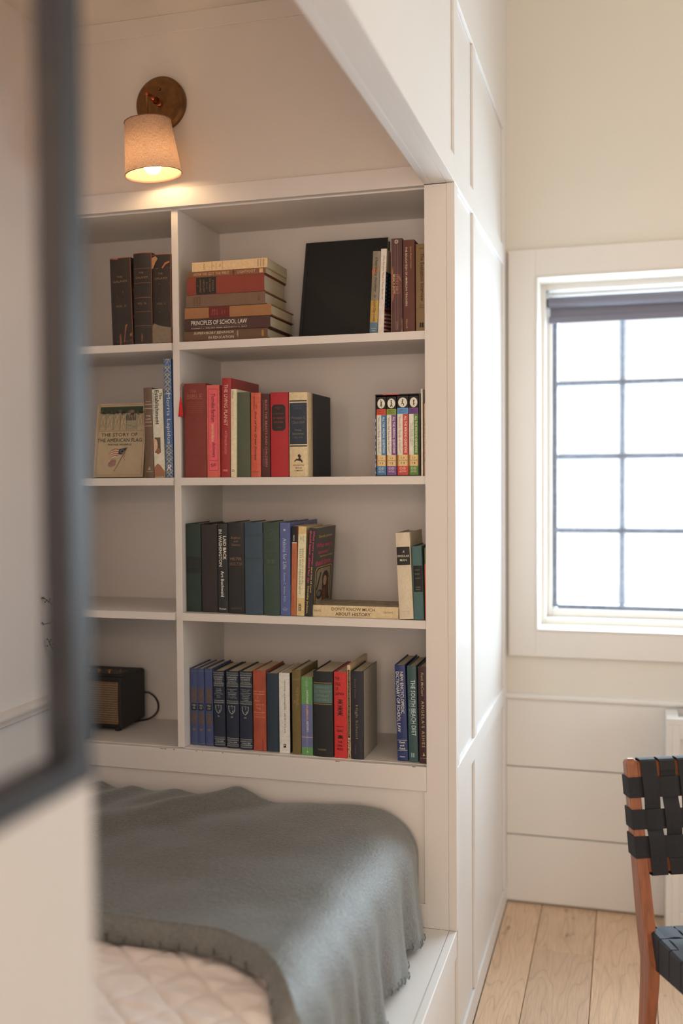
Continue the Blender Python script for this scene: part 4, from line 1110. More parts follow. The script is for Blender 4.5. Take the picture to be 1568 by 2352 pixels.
# ---------------- second shelf
def f(d):
    c = ph(150, 85, 60); d.text('THE', .30, .58, .07, .098, c, 'h'); d.text('BIBLE', .14, .84, .115, .165, c, 'h')
    for k, t in enumerate(('DESIGNED TO BE READ', 'AS LIVING', 'LITERATURE', 'THE OLD AND THE NEW', 'TESTAMENTS IN THE', 'KING JAMES VERSION')): d.text(t, .12, .86, .195+.022*k, .207+.022*k, ph(138, 68, 52), 'h')
bb = book('bible', 'thick dark red cloth book with a red tassel bookmark, against the divider', GB, ph(122, 44, 36), fn=f, round_=.0025)
tz = [(-.001, -.002, .2408), (-.004, -.006, .2385), (-.006, -.007, .230), (-.0065, -.007, .215), (-.0062, -.0075, .2045)]
o = link('tassel_cord', MB().tube(catmull(tz, 4), .0009, 6), mat('cloth', ph(150, 70, 60), .8), None, 0, True); o.parent = bb
tl = MB().lathe((-.0062, -.0078, .2035), [(0, .002), (.0018, .001), (.0016, -.002), (.0035, -.014), (.0055, -.034), (.0068, -.048), (.0, -.047)], 18)
o = link('tassel', tl, mat('webbing', ph(200, 20, 20), .8, ax=(1500, 1500, 60)), None, 0, True); o.parent = bb; o['label'] = 'bright red silk tassel'
def f(d):
    k = rgb(48, 28, 30); d.rect(.14, .86, .045, .925, ph(222, 80, 92), 'label_patch'); d.frame(.14, .86, .045, .925, k, .0006); d.rect(.14, .86, .815, .818, k, 'ruled_line')
    d.text('Thorndike Barnhart', .38, .66, .095, .40, k, 'd', .006); d.text('intermediate', .36, .62, .42, .61, ph(225, 180, 130), 'd', .004, -.0); d.text('dictionary', .38, .66, .625, .785, k, 'd', .006); d.text('SF', .28, .68, .85, .885, k, 'h')
book('thorndike', 'pink and coral dictionary with black ruled frame on its spine', GB, ph(212, 88, 76), kind='print', fn=f, round_=.0012)
def f(d): d.text('THE LIVING PLANET', .28, .66, .065, .48, ph(220, 155, 140), 'd', .012); d.text('ATTENBOROUGH', .36, .62, .53, .765, ph(215, 120, 110), 'd'); d.rect(.22, .72, .92, .942, ph(190, 90, 80), 'emblem')
book('living', 'tall bright red book titled The Living Planet', GB, ph(152, 24, 28), kind='print', fn=f, round_=.0012)
def f(d): d.text('Hilton', .15, .50, .02, .105, rgb(50, 40, 36), 'd'); d.text('Confronting the Future', .2, .5, .145, .46, ph(215, 120, 90), 'd'); d.frame(.2, .62, .915, .935, BLK, .001)
book('hilton', 'very slim cream book between the tall red and the green cloth ones', GB, ph(222, 195, 160), soft=True, kind='print', fn=f)
def f(d): d.text('MOTLEY', .28, .72, .925, .940, ph(70, 70, 52), 'h')
book('green2', 'plain grey-green cloth book on the second shelf', GB, ph(78, 80, 62), fn=f)
def f(d):
    k = rgb(52, 22, 20); d.text('ART', .50, .64, .14, .19, k, 'd', .01); d.text('BUCHWALD', .28, .42, .045, .195, k, 'd', .01); d.text('Son of the Great Society', .34, .62, .22, .81, k, 'd', .012, .35); d.text('PUTNAM', .12, .86, .93, .942, k, 'h')
book('great', 'orange-red book with black italic title Son of the Great Society', GB, ph(196, 76, 50), kind='print', fn=f, round_=.0015)
def f(d): d.text('BLESS THE BEASTS AND CHILDREN', .50, .72, .075, .875, ph(165, 100, 90), 'd', .008); d.text('GLENDON SWARTHOUT', .26, .40, .075, .45, ph(150, 80, 75), 'd'); d.text('DOUBLEDAY', .26, .40, .665, .87, ph(150, 80, 75), 'd')
book('beasts', 'narrow dark maroon book titled Bless the Beasts and Children', GB, ph(78, 34, 34), fn=f)
def f(d):
    k = ph(36, 28, 30); c = ph(140, 35, 35)
    a, b_, v0, v1 = .08, .84, .145, .455; q, qv = .10, .022
    d.rect(a+q, b_-q, v0, v1, k); d.rect(a+q*.45, b_-q*.45, v0+qv*.5, v1-qv*.5, k); d.rect(a, b_, v0+qv, v1-qv, k)
    d.text('BENNETT A.\nCERF', .26, .66, .172, .205, c, 'h'); d.text('A WORLD', .16, .76, .245, .262, c, 'h'); d.text('OF GREAT', .13, .79, .293, .316, ph(165, 35, 35), 'h'); d.text('STORIES', .20, .72, .343, .366, ph(165, 35, 35), 'h'); d.text('CROWN', .3, .62, .41, .42, c, 'h')
book('stories', 'bright red cloth book with a notched black label', GB, ph(165, 24, 32), fn=f, round_=.002)
def f(d):
    n = ph(40, 46, 62); k = rgb(52, 44, 38); g = ph(110, 98, 88)
    d.rect(.03, .97, .095, .11, n, 'ruled_line'); d.rect(.03, .97, .125, .615, n); d.rect(.03, .97, .628, .642, n, 'ruled_line')
    d.text('RANDOLPH S.\nCHURCHILL', .22, .78, .15, .20, ph(85, 85, 95), 'h'); d.text('Winston S.', .10, .90, .285, .318, g, 'h'); d.text('Churchill', .14, .84, .338, .37, g, 'h')
    d.text('Young', .3, .68, .435, .462, ph(130, 115, 80), 'h'); d.text('Statesman', .18, .80, .478, .500, ph(130, 115, 80), 'h'); d.text('1901-1914', .26, .74, .525, .545, ph(100, 95, 100), 'h')
    d.poly([(.28, .81), (.40, .785), (.50, .79), (.52, .77), (.46, .755), (.50, .735), (.60, .73), (.58, .745), (.66, .75), (.60, .78), (.70, .80), (.74, .825), (.68, .835), (.64, .815), (.52, .81), (.40, .805), (.30, .825)], k)
    d.text('HOUGHTON\nMIFFLIN\nCOMPANY', .22, .80, .855, .935, k, 'h', .006, 0, 1, 1.25)
def church():
    b_ = book('church', 'thick cream and navy book, last before the gap on the second shelf', GB, ph(205, 175, 135), kind='print', fn=f, round_=.002, side=sd2)
def sd2(d):
    d.rect(.16, .175, 0, 1, ph(190, 70, 52), 'ruled_line', 1); d.rect(.205, 1, 0, 1, ph(42, 44, 52), 'jacket_front', 1)
church()

# slipcased set of four
sl = thing('book_box', 'black slipcase holding four colourful books near the end of the second shelf', 'box', (-.141, .1, 1.445))
SLM = mat('print', ph(32, 32, 36), .35)
x0, x1, z0, z1 = -.1968, -.0868, 1.4453, 1.6425
link('case', MB().box(x0, x0+.0022, .012, .155, z0, z1).box(x1-.0022, x1, .012, .155, z0, z1).box(x0+.0022, x1-.0022, .012, .155, z1-.0022, z1).box(x0+.0022, x1-.0022, .012, .155, z0, z0+.0020).box(x0+.0022, x1-.0022, .150, .155, z0+.002, z1-.0022), SLM, sl)
link('red_band', MB().box(x0+.019, x0+.060, .0118, .150, z1-.0021, z1+.0002), mat('print', ph(205, 50, 48), .4), sl)
mk = MB(); random.seed(8)
for k in range(9): 
    zz = z0+.006+.0155*k; mk.box(x0-.0001, x0+.0015, .0117, .02, zz, zz+random.uniform(.004, .010))
link('edge_pattern', mk, mat('print', ph(150, 165, 205), .4), sl)
def figure(d, cu, cv, k, su=1.0):
    L_ = {0: [((0, -.012), (0, .010)), ((-.004, -.010), (-.07, -.030), (-.04, -.048)), ((.004, -.010), (.07, -.022), (.10, -.036)), ((0, .010), (-.08, .030), (-.10, .036)), ((0, .010), (.08, .028), (.04, .044))],
          1: [((0, -.020), (0, .010)), ((0, -.018), (-.14, -.002), (-.10, .012)), ((0, -.018), (.14, 0), (.10, .012)), ((0, .010), (-.07, .034), (-.10, .044)), ((0, .010), (.07, .030), (.10, .044))],
          2: [((0, -.018), (-.02, .008)), ((0, -.016), (.14, -.006), (.12, -.028)), ((0, -.016), (-.14, 0), (-.10, .008)), ((-.02, .008), (-.13, .020), (-.16, .014)), ((-.02, .008), (.10, .022), (.06, .042))],
          3: [((0, -.012), (0, .014)), ((0, -.010), (-.12, -.022), (-.16, -.038)), ((0, -.010), (.12, -.014), (.14, -.030)), ((0, .014), (.12, .014), (.14, .020)), ((0, .014), (-.02, .030), (.10, .036))]}[k]
    hd = {0: (0, .022), 1: (0, -.032), 2: (0, -.030), 3: (.02, -.024)}[k]
    if k == 0: hd = (0, .001)
    for ln in L_: d.line([(cu+a*su, cv+b_) for a, b_ in ln], BLK, .0019)
    d.ell(cu+hd[0], cv+hd[1], .075, .009, BLK, 10)
def inner(i, xa, xb, H, c1, c2, c3, q, lab):
    def f(d):
        d.rect(0, 1, 0, .155, BLK, 'band'); d.ell(.5, .085, .40, .062, WHT, 28); figure(d, .5, .085, i)
        d.rect(0, 1, .155, .232, c1, 'band'); d.text('LEMONY\nSNICKET', .12, .86, .172, .215, rgb(40, 25, 25), 'h', .012, 0, 1, 1.1)
        d.rect(0, .5, .232, .745, WHT, 'band'); d.rect(.5, 1, .232, .745, c2, 'band')
        d.text('ALL THE WRONG QUESTIONS', .60, .86, .255, .72, WHT, 'd', .02)
        if i < 3: d.text(q, .14, .34, .255, .72, c3, 'd', 0, .2)
        else: d.text('"Why Is This Night Different\nFrom All Other Nights?"', .10, .42, .33, .63, ph(120, 105, 90), 'd')
        for u0, u1, cc in ((0, .12, ph(190, 130, 70)), (.12, .88, ph(215, 175, 120)), (.88, 1, ph(185, 125, 68))): d.rect(u0, u1, .745, .885, cc, 'band', 2)
        d.text('LS', .36, .64, .772, .793, BLK, 'h', .01, 0, 1.5); d.text('ATWQ', .16, .84, .805, .824, BLK, 'h', .01, 0, 1.2); d.text('?%d' % (i+1), .32, .66, .835, .862, BLK, 'h', .005, 0, 1.3)
        d.rect(0, 1, .885, 1, c2, 'band')
        for cu in (.32, .62): d.ell(cu, .915, .13, .017, WHT, 16, 'emblem', 0, 360, .0006); d.text('L' if cu < .5 else 'B', cu-.04, cu+.04, .908, .922, WHT, 'h')
        d.text('LITTLE', .24, .74, .94, .948, WHT, 'h'); d.text('BROWN', .18, .80, .952, .963, WHT, 'h', .015)
    T = xb-xa
    book('x', lab, 'books in the black slipcase', BLK, kind='print', round_=.0008, dims=(T-.0006, .134, H), fn=f, mtx=Matrix.Translation((xa, .0150, z0+.0024)))
inner(0, -.1938, -.1702, .1885, ph(205, 65, 35), ph(60, 110, 155), ph(60, 85, 130), '"Who Could That Be at This Hour?"', 'slipcased book with orange and blue spine bands, leftmost of the four')
inner(1, -.1690, -.1448, .1885, ph(130, 140, 45), ph(120, 70, 130), ph(120, 50, 70), '"When Did You See Her Last?"', 'slipcased book with olive green and purple spine bands, second of the four')
inner(2, -.1430, -.1150, .1905, ph(90, 140, 195), ph(195, 60, 55), ph(195, 70, 60), '"Shouldn\'t You Be in School?"', 'slipcased book with light blue and red spine bands, third of the four')
inner(3, -.1140, -.0906, .1900, ph(110, 62, 125), ph(85, 120, 45), ph(110, 100, 90), '', 'slipcased book with violet and green spine bands, rightmost of the four')
book('white_thin', 'very thin tall white book just right of the black slipcase', GB, ph(215, 195, 180), soft=True, kind='print')
def f(d): d.text('THE GRAPHIC NOVEL', .1, .5, .2, .8, rgb(60, 40, 30), 'd', .01)
book('peach', 'peach-coloured paperback half hidden behind the jamb on the second shelf', GB, ph(215, 158, 118), soft=True, kind='print', fn=f)

# ---------------- third shelf
def f(d): d.rect(.02, .98, .375, .56, ph(27, 32, 30)); d.text('Henry', .3, .75, .18, .205, ph(52, 52, 36), 'h', 0, .3); d.text('THE', .35, .65, .24, .265, ph(48, 52, 40), 'h'); d.text('COLLECTED\nSHORT STORIES', .15, .85, .42, .5, ph(40, 44, 38), 'h')
book('dkgreen', 'dark green cloth book against the divider on the third shelf', GC, ph(33, 48, 42), fn=f)
book('dkbrown', 'plain brown-black cloth book, second on the third shelf', GC, ph(44, 36, 35), fn=lambda d: d.rect(.1, .9, .96, .962, ph(56, 44, 40), 'ruled_line'))
def f(d): d.text('LAID BACK', .56, .86, .14, .405, WHT, 'd', .02); d.text('IN WASHINGTON', .14, .46, .065, .48, WHT, 'd', .02); d.text('Art Buchwald', .32, .62, .53, .82, WHT, 'd', .012); d.text('Putnam', .14, .80, .945, .965, WHT, 'h', .01)
book('laidback', 'black book with large white title Laid Back in Washington', GC, ph(34, 35, 37), fn=f, kind='print')
def f(d):
    c = ph(140, 100, 80); d.text('Bugliosi\nand\nGentry', .20, .78, .155, .265, c, 'h', 0, 0, 1, 1.1); d.text('HELTER', .14, .82, .385, .415, c, 'h'); d.text('SKELTER', .08, .88, .44, .472, ph(120, 80, 62), 'h'); d.text('NORTON', .15, .80, .935, .957, ph(110, 75, 60), 'h')
book('helter', 'black book with copper title Helter Skelter, wide spine', GC, ph(32, 29, 28), fn=f, kind='print')
def f(d):
    for v in (.127, .137, .150, .382, .392, .405): d.rect(.03, .93, v, v+.0028, ph(34, 46, 54), 'ruled_line')
book('blue3', 'slate-blue cloth book with dark double rules, middle of the third shelf', GC, ph(54, 68, 82), fn=f)
def f(d):
    c = ph(75, 84, 52); d.ell(.48, .135, .30, .058, c, 26, 'emblem', 0, 360, .0008)
    for k in range(6): a = k*math.pi/3; d.line([(.48, .135), (.48+.2*math.cos(a), .135+.036*math.sin(a))], c, .0006)
    d.text('UNDER THE\nSEA', .12, .85, .30, .36, ph(66, 80, 62), 'h'); d.text('%%', .2, .75, .40, .44, ph(80, 92, 68), 'h', 0, .4); d.text('AND OTHER\nSTORIES', .15, .8, .47, .54, ph(64, 78, 60), 'h')
book('green3', 'green cloth book with a faint round gilt emblem on the third shelf', GC, ph(50, 66, 56), fn=f)
def f(d):
    w = ph(165, 165, 185); d.rect(.36, .58, .068, .088, w, 'emblem'); d.text('Atkins for Life', .30, .64, .165, .50, w, 'd', .004); d.text('Robert C. Atkins, M.D.', .32, .52, .54, .855, w, 'd'); d.text('ST.', .35, .6, .91, .918, w, 'h'); d.text('MARTIN', .22, .72, .925, .938, w, 'h'); d.text('PRESS', .3, .65, .942, .952, w, 'h')
book('atkins', 'periwinkle blue book titled Atkins for Life', GC, ph(80, 88, 138), fn=f, kind='print', round_=.0006)
def f(d): d.rect(0, 1, 0, .18, BLK, 'band'); d.rect(0, 1, .18, .19, WHT, 'ruled_line'); d.text('MENTOR', .2, .5, .1, .17, WHT, 'd'); d.text('A Primer on Social Policy', .28, .55, .26, .58, ph(110, 50, 25), 'd'); d.text('Neil Gilbert', .3, .5, .78, .95, ph(110, 50, 25), 'd')
book('orange_thin', 'thin orange paperback with a black top on the third shelf', GC, ph(176, 92, 48), soft=True, kind='print', fn=f)
def f(d):
    k = ph(95, 80, 62); d.rect(0, 1, .085, .80, ph(215, 196, 160), 'label_patch'); d.text('BASIC EDUCATIONAL', .55, .74, .245, .65, k, 'd'); d.text('TESTS AND MEASUREMENT', .22, .44, .245, .76, k, 'd'); d.text('Thorndike\nand\nHagen', .2, .75, .10, .17, k, 'd')
    d.rect(.25, .55, .865, .945, BLK, 'emblem'); 
    for q in range(4): d.rect(.31, .49, .871+.019*q, .882+.019*q, ph(200, 170, 120), 'emblem', 1)
book('basic', 'cream paperback titled Basic Educational Tests and Measurement', GC, ph(208, 172, 120), soft=True, kind='print', fn=f)
PK, YL = ph(205, 60, 95), ph(205, 165, 60)
def f(d):
    d.text('What every woman', .50, .80, .03, .42, PK, 'd', .01); d.text('(and lots of men)', .50, .76, .44, .73, YL, 'd', .008); d.text('should know...about her car', .12, .42, .03, .63, PK, 'd', .01); d.text('Dorothy Jackson', .12, .42, .66, .97, YL, 'd', .01)
def sd(d):
    d.text('Dorothy Jackson', .15, .82, .085, .125, YL, 'h', .008); d.text('What every', .04, .85, .175, .245, PK, 'h', .015); d.text('woman"', .14, .72, .255, .305, PK, 'h', .015); d.text('"(and lots of men)', .22, .88, .32, .35, YL, 'h', .01); d.text('should know...', .03, .92, .365, .435, PK, 'h', .015)
    def rr(u0, u1, v0, v1, c):
        q, p = .10, .035
        d.poly([(u0+q, v0), (u1-q*.4, v0), (u1, v0+p*.5), (u1, v1-p), (u1-q, v1), (u0+q*.4, v1), (u0, v1-p*.6), (u0, v0+p)], c, 'cover_picture')
    rr(.06, .88, .455, .90, YL); rr(.08, .86, .462, .893, ph(34, 32, 30)); rr(.13, .82, .475, .88, ph(140, 120, 98))
    d.poly([(.13, .70), (.30, .52), (.36, .52), (.18, .74)], ph(32, 30, 28), 'cover_picture'); d.ell(.58, .60, .17, .085, ph(50, 32, 24), 20, 'cover_picture'); d.poly([(.42, .62), (.74, .62), (.80, .86), (.44, .86)], ph(58, 36, 28), 'cover_picture')
    d.ell(.56, .63, .085, .060, ph(175, 125, 95), 18, 'cover_picture'); d.poly([(.48, .72), (.62, .72), (.66, .86), (.48, .86)], ph(110, 50, 40), 'cover_picture')
    d.ell(.30, .775, .15, .055, ph(28, 26, 26), 18, 'cover_picture'); d.ell(.28, .765, .09, .03, ph(110, 100, 88), 16, 'cover_picture'); d.text('a book', .05, .45, .925, .965, ph(200, 110, 50), 'h', .01)
book('woman', 'black paperback with pink and yellow lettering leaning right, its picture cover showing', GC, ph(34, 33, 35), soft=True, kind='print', fn=f, side=sd)
def f(d):
    k = rgb(78, 52, 42); d.text("DON'T KNOW MUCH", .56, .84, .225, .73, k, 'd', .012); d.text('ABOUT HISTORY', .14, .42, .27, .68, k, 'd', .012); d.text('DAVIS', .42, .60, .015, .10, k, 'd'); d.text('CROWN', .44, .60, .825, .935, k, 'd')
def sd(d):
    random.seed(5)
    d.rect(.0, 1, .0, 1, ph(150, 128, 105), 'cover_picture', 1)
    for k in range(60):
        a, b_ = random.random()*.95, random.random()*.9; d.rect(a, a+random.uniform(.02, .05), b_, b_+random.uniform(.03, .08), random.choice([ph(95, 88, 88), ph(165, 110, 85), ph(190, 170, 145)]), 'cover_picture', 1)
book('dont', "cream book titled Don't Know Much About History lying flat on the third shelf", GC, ph(208, 176, 136), lie=1, kind='print', fn=f, side=sd, round_=.0006)
def f(d): d.rect(.03, .95, .165, .375, ph(28, 26, 26)); d.text('A', .44, .58, .205, .235, CRM, 'h', 0, .3); d.text('SINGULAR', .08, .90, .258, .283, CRM, 'h', .01); d.text('MAN', .24, .72, .305, .33, CRM, 'h', .01); d.text('DELACORTE', .22, .78, .905, .915, ph(170, 145, 125), 'h')
book('singular', 'cream cloth book with a black label, leaning left on the flat one', GC, ph(205, 180, 155), fn=f, kind='cloth')
def f(d):
    d.rect(.08, .97, .265, .62, BLK); c = ph(110, 120, 112)
    for t, v in (('FOCUS', .315), ('REF', .37), ('SALEM', .43), ('MODERN', .55), ('LIBRARY', .58)): d.text(t, .25, .75, v, v+.014, c, 'h')
book('teal', 'small teal cloth book with a long black label on the third shelf', GC, ph(66, 96, 98), fn=f)
book('orange_red', 'orange-red paperback with a green top, last on the third shelf', GC, ph(226, 88, 56), soft=True, kind='print', fn=lambda d: d.rect(0, 1, 0, .22, ph(95, 92, 50), 'band'))

# ---------------- bottom shelf
def blue(d):
    g = ph(112, 86, 66); 
    for v in (.035, .975): d.rect(.03, .97, v, v+.003, ph(150, 110, 75), 'ruled_line')
    for v0, v1 in ((.255, .44), (.57, .735)):
        d.rect(.18, .86, v0, v1, ph(96, 72, 62), 'ornament'); m = (v0+v1)/2
        for s_ in (-1, 1):
            d.ell(.52, m+s_*.055, .26, .030, ph(60, 62, 95), 16, 'ornament', 0, 360, .0007); d.ell(.52, m+s_*.055, .14, .016, ph(60, 62, 95), 12, 'ornament', 0, 360, .0007)
        d.ell(.52, m, .30, .028, ph(62, 62, 92), 16, 'ornament', 0, 360, .0006)
    d.rect(.18, .86, .455, .545, BLK, 'label_patch'); d.text('WORLD\nATLAS', .28, .76, .467, .53, ph(165, 160, 150), 'h', .02)
    d.poly([(.2, .775), (.42, .785), (.52, .775), (.62, .785), (.84, .775), (.68, .80), (.60, .815), (.44, .815), (.36, .80)], g); d.poly([(.4, .835), (.64, .835), (.52, .86)], ph(80, 75, 95))
    d.rect(.35, .7, .94, .945, ph(100, 90, 95), 'ornament')
for i, (k, lb) in enumerate((('b1', 'small blue cloth volume with brown ornament, leftmost on the bottom shelf'), ('b2', 'small blue cloth volume with brown ornament, middle of its set of three'), ('b3', 'small blue cloth volume with brown ornament, touching the navy set'))):
    book(k, lb, GD, ph(60, 70, 112), fn=blue, round_=.002)
def harv(n, lines):
    def f(d):
        def band(v0, v1):
            d.rect(.05, .95, v0, v0+.004, SIL, 'ruled_line'); d.rect(.05, .95, v1-.004, v1, SIL, 'ruled_line'); k = 7
            d.rect(.05, .95, v0+.008, v1-.008, ph(98, 96, 100), 'ornament')
            for j in range(k): a = .05+.9*j/k; d.poly([(a+.01, v0+.009), (a+.9/k-.01, v0+.009), (a+.45/k, v1-.010)], BLK, 'ornament')
        for v0, v1 in ((.022, .058), (.165, .20), (.385, .42), (.865, .90), (.94, .972)): band(v0, v1)
        d.text('HARVARD\nCLASSICS', .10, .88, .072, .118, SIL, 'h', .015, 0, 1, 1.05); d.text('THE FIVE FOOT\nSHELF OF BOOKS', .12, .88, .130, .157, SIL, 'h', .004)
        for j, t in enumerate(lines): d.text(t, .5-.035*len(t)/1.0 if len(t) < 11 else .12, .5+.035*len(t) if len(t) < 11 else .88, .232+.0215*j, .243+.0215*j, SIL, 'h')
        cu, cv = .47, .50
        d.poly([(cu-.26, cv-.052), (cu-.13, cv-.046), (cu, cv-.054), (cu+.13, cv-.046), (cu+.26, cv-.052), (cu+.25, cv), (cu+.16, cv+.035), (cu, cv+.060), (cu-.16, cv+.035), (cu-.25, cv)], SIL)
        d.poly([(cu-.22, cv-.045), (cu, cv-.046), (cu+.22, cv-.045), (cu+.21, cv-.002), (cu+.13, cv+.030), (cu, cv+.052), (cu-.13, cv+.030), (cu-.21, cv-.002)], ph(32, 38, 56))
        for a, b_ in ((-.11, -.022), (.11, -.022), (0, .022)):
            d.rect(cu+a-.085, cu+a+.085, cv+b_-.014, cv+b_+.012, SIL, 'emblem', 1); d.rect(cu+a-.008, cu+a+.008, cv+b_-.014, cv+b_+.012, BLK, 'emblem', 1)
        d.text(n, .38, .55, .582, .603, SIL, 'h'); d.text('COLLIER', .14, .86, .911, .930, SIL, 'h', .012)
    return f
NV = ph(30, 36, 54)
book('h1', 'navy classics volume numbered 24, leftmost of the three with silver shields', GD, NV, fn=harv('24', ['ON THE', 'SUBLIME', 'FRENCH', 'REVOLUTION', 'ETC.', 'BURKE']), round_=.003)
book('h2', 'navy classics volume numbered 25, middle of the three with silver shields', GD, NV, fn=harv('25', ['AUTOBIOGRAPHY', 'ETC.', 'ESSAYS AND', 'ADDRESSES', 'J.S. MILL', 'T. CARLYLE']), round_=.003)
book('h3', 'navy classics volume numbered 34, rightmost of the three with silver shields', GD, NV, fn=harv('34', ['FRENCH AND', 'ENGLISH', 'PHILOSOPHERS', 'DESCARTES', 'VOLTAIRE', 'ROUSSEAU', 'HOBBES']), round_=.003)
def f(d):
    c = ph(205, 130, 100); d.text('MAY SEVIN', .06, .88, .255, .272, c, 'h'); d.rect(.06, .90, .292, .298, c, 'ruled_line'); d.rect(.06, .90, .518, .524, c, 'ruled_line')
    for t, u0, u1, v in (('A', .30, .38, .32), ('Many-', .12, .55, .365), ('Splendored', .20, .86, .412), ('Thing', .25, .62, .458)): d.text(t, u0, u1, v, v+.028, c, 'h', 0, .35)
    d.text('Simon', .25, .6, .538, .552, c, 'h'); d.text('Littlebrown', .18, .92, .568, .585, c, 'h')
book('redor', 'faded orange-red cloth book with cream script, right of the navy classics', GD, ph(160, 66, 42), fn=f, kind='worn', worn=ph(120, 50, 34))
book('navy', 'plain worn navy cloth book with frayed top edge on the bottom shelf', GD, ph(36, 50, 64), fn=lambda d: (d.rect(.05, .95, 0, .006, ph(120, 98, 80), 'worn_edge'), d.rect(.05, .95, .99, .997, ph(120, 98, 80), 'worn_edge')))
def f(d):
    random.seed(2)
    for j in range(12):
        for i in range(3): d.ell(.12+.38*i+(.19 if j % 2 else 0) if .12+.38*i+(.19 if j % 2 else 0) < .95 else .9, .025+.085*j, .022, .0032, ph(120, 105, 100), 6, 'ornament')
    d.text('WHITE OLEANDER - JANET FITCH', .46, .60, .095, .745, rgb(50, 42, 42), 'd'); d.rect(.40, .62, .885, .93, BLK, 'emblem', 2); d.ell(.5, .90, .06, .009, ph(205, 170, 120), 10)
book('oleander', 'white book with tiny dotted pattern and a thin black edge', GD, ph(212, 198, 192), fn=f, kind='print', round_=.0008, side=lambda d: d.rect(0, 1, 0, 1, ph(32, 32, 36), 'jacket_front', 1))
def f(d): c = ph(150, 122, 62); d.text('THE BUGLES', .58, .74, .20, .42, c, 'd'); d.text('BLOWING', .46, .56, .24, .44, c, 'd'); d.text('FALL', .20, .44, .36, .40, c, 'd'); d.rect(.05, .95, .10, .103, c, 'ruled_line'); d.rect(.05, .95, .115, .118, c, 'ruled_line')
book('olive', 'olive-brown cloth book, right of the white dotted one', GD, ph(108, 86, 44), fn=f)
def f(d):
    d.rect(0, 1, .345, .90, ph(100, 98, 142), 'band'); d.rect(0, 1, .765, .772, ph(215, 165, 140), 'ruled_line'); d.text('DICTIONARY', .44, .62, .17, .345, ph(205, 205, 190), 'd', .008); d.text('OF AMERICAN', .44, .62, .36, .54, ph(225, 150, 110), 'd', .008); d.text('HISTORY', .44, .62, .56, .70, ph(205, 205, 190), 'd', .008)
    d.text('EDITED BY\nPUTNAM', .36, .6, .05, .12, ph(150, 180, 140), 'd'); d.rect(.47, .50, .0, 1, ph(140, 160, 140), 'crease', 1); d.rect(.45, .6, .945, .965, ph(170, 190, 130), 'emblem')
book('dictam', 'short green and lilac paperback dictionary on the bottom shelf', GD, ph(92, 138, 78), soft=True, kind='print', fn=f, round_=0)
def f(d):
    g = ph(150, 118, 68); d.rect(.02, .95, .15, .368, ph(74, 98, 96)); 
    for v in (.128, .376):
        for j in range(17): d.rect(.03+.054*j, .063+.054*j, v, v+.012, g, 'ornament', 1)
    for j, t in enumerate(("BREWER'S", 'DICTIONARY', 'OF PHRASE', 'AND FABLE')): d.text(t, .16 if j != 1 else .06, .80 if j != 1 else .88, .172+.048*j, .200+.048*j, ph(120, 128, 98), 'h')
    d.text('HARPER', .26, .66, .905, .925, g, 'h')
book('brewer', 'thick black book with a teal label and gilt dotted rules', GD, ph(28, 28, 30), fn=f, round_=.004)
def f(d):
    k = rgb(52, 14, 16)
    for j, (t, u1) in enumerate((('THE', .44), ('FALL', .54), ('OF', .34), ('JAPAN', .80))): d.text(t, .10, u1, .058+.060*j, .098+.060*j, k, 'h', .02)
    def glyph(v, s_=.05):
        for a in ((.30, v, .68, v), (.34, v+s_*.25, .64, v+s_*.25), (.26, v+s_*.5, .72, v+s_*.5), (.48, v-.008, .48, v+s_), (.48, v+s_*.5, .28, v+s_), (.48, v+s_*.5, .70, v+s_), (.36, v+s_*.8, .60, v+s_*.72)): d.line([(a[0], a[1]), (a[2], a[3])], k, .0016)
    for v in (.325, .395, .455): glyph(v)
    d.rect(.16, .76, .632, .636, k, 'ruled_line'); d.text('CRAIG', .20, .68, .668, .698, k, 'h', .015); glyph(.74, .036)
    d.text('THE\nDIAL\nPRESS', .22, .70, .80, .91, k, 'h', .02, 0, 1, 1.15)
book('japan', 'bright red book titled The Fall of Japan', GD, ph(196, 34, 32), fn=f, kind='print', round_=.0008)
def f(d):
    random.seed(11); d.rect(.2, .8, .05, .78, BLK, 'label_patch'); d.text('PIONEER QUILTS AND FOLK ART OF THE COUNTRY', .35, .68, .06, .76, ph(190, 150, 110), 'd')
    for j in range(60): d.ell(random.uniform(.1, .9), random.uniform(.8, .995), .12, .004, random.choice([ph(110, 80, 60), ph(60, 45, 38)]), 6, 'ornament')
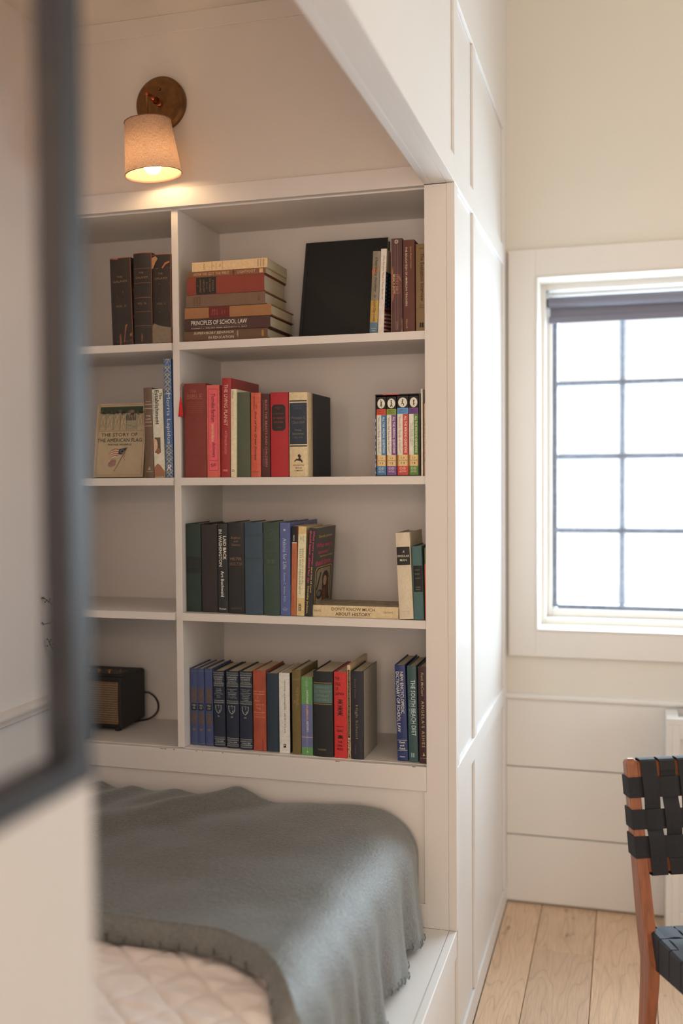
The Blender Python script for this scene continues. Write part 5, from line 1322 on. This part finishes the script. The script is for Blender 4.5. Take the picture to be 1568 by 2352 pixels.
book('thinpat', 'very thin tall beige patterned book between the red and the charcoal ones', GD, ph(205, 165, 128), soft=True, kind='print', fn=f)
def f(d): c = ph(120, 96, 82); d.text('David Owen', .30, .42, .09, .31, c, 'd'); d.text('High School', .32, .58, .385, .765, ph(140, 112, 78), 'd'); d.text('Viking', .30, .40, .84, .94, c, 'd')
book('high', 'charcoal book titled High School, last before the gap on the bottom shelf', GD, ph(38, 36, 44), fn=f, round_=.0025, side=lambda d: d.rect(.03, 1, 0, 1, ph(165, 148, 132), 'jacket_front', 1))
def f(d): d.text('NEW ENCYCLOPEDIC', .50, .80, .072, .505, WHT, 'd', .004); d.text('DICTIONARY OF SCHOOL LAW', .10, .42, .072, .70, WHT, 'd', .004); d.rect(.06, .94, .782, .786, WHT, 'ruled_line'); d.rect(.06, .94, .888, .892, WHT, 'ruled_line'); d.text('Gatti\nand\nGatti', .20, .76, .795, .88, WHT, 'h', .015, 0, 1, 1.1); d.text('Parker', .26, .74, .948, .962, WHT, 'h', .015)
book('ency', 'royal blue book titled New Encyclopedic Dictionary of School Law, leaning left', GD, ph(36, 48, 98), fn=f, kind='print')
def f(d): d.text('THE SOUTH BEACH DIET', .38, .84, .145, .725, ph(190, 200, 200), 'd', .004); d.text('Arthur Agatston, M.D.', .16, .34, .35, .60, ph(150, 165, 165), 'd', 0, .3); d.rect(.26, .62, .905, .95, ph(140, 155, 155), 'emblem', 2); d.rect(.40, .46, .905, .95, ph(60, 80, 82), 'emblem', 1); d.rect(.26, .62, .925, .93, ph(60, 80, 82), 'emblem', 1)
book('south', 'dark teal book titled The South Beach Diet', GD, ph(52, 76, 78), fn=f, kind='print')
def f(d): g = ph(185, 160, 110); d.text('Frank McCourt', .28, .52, .06, .305, g, 'd', .004, .3); d.text("ANGELA'S ASHES", .28, .56, .355, .835, g, 'd', .006, 0, 1.3); d.poly([(.44, .885), (.56, .925), (.32, .925)], g); d.text('SCRIBNER', .1, .85, .945, .953, g, 'h')
book('angela', "dark maroon book titled Angela's Ashes, last on the bottom shelf beside the jamb", GD, ph(64, 34, 40), fn=f, kind='print')
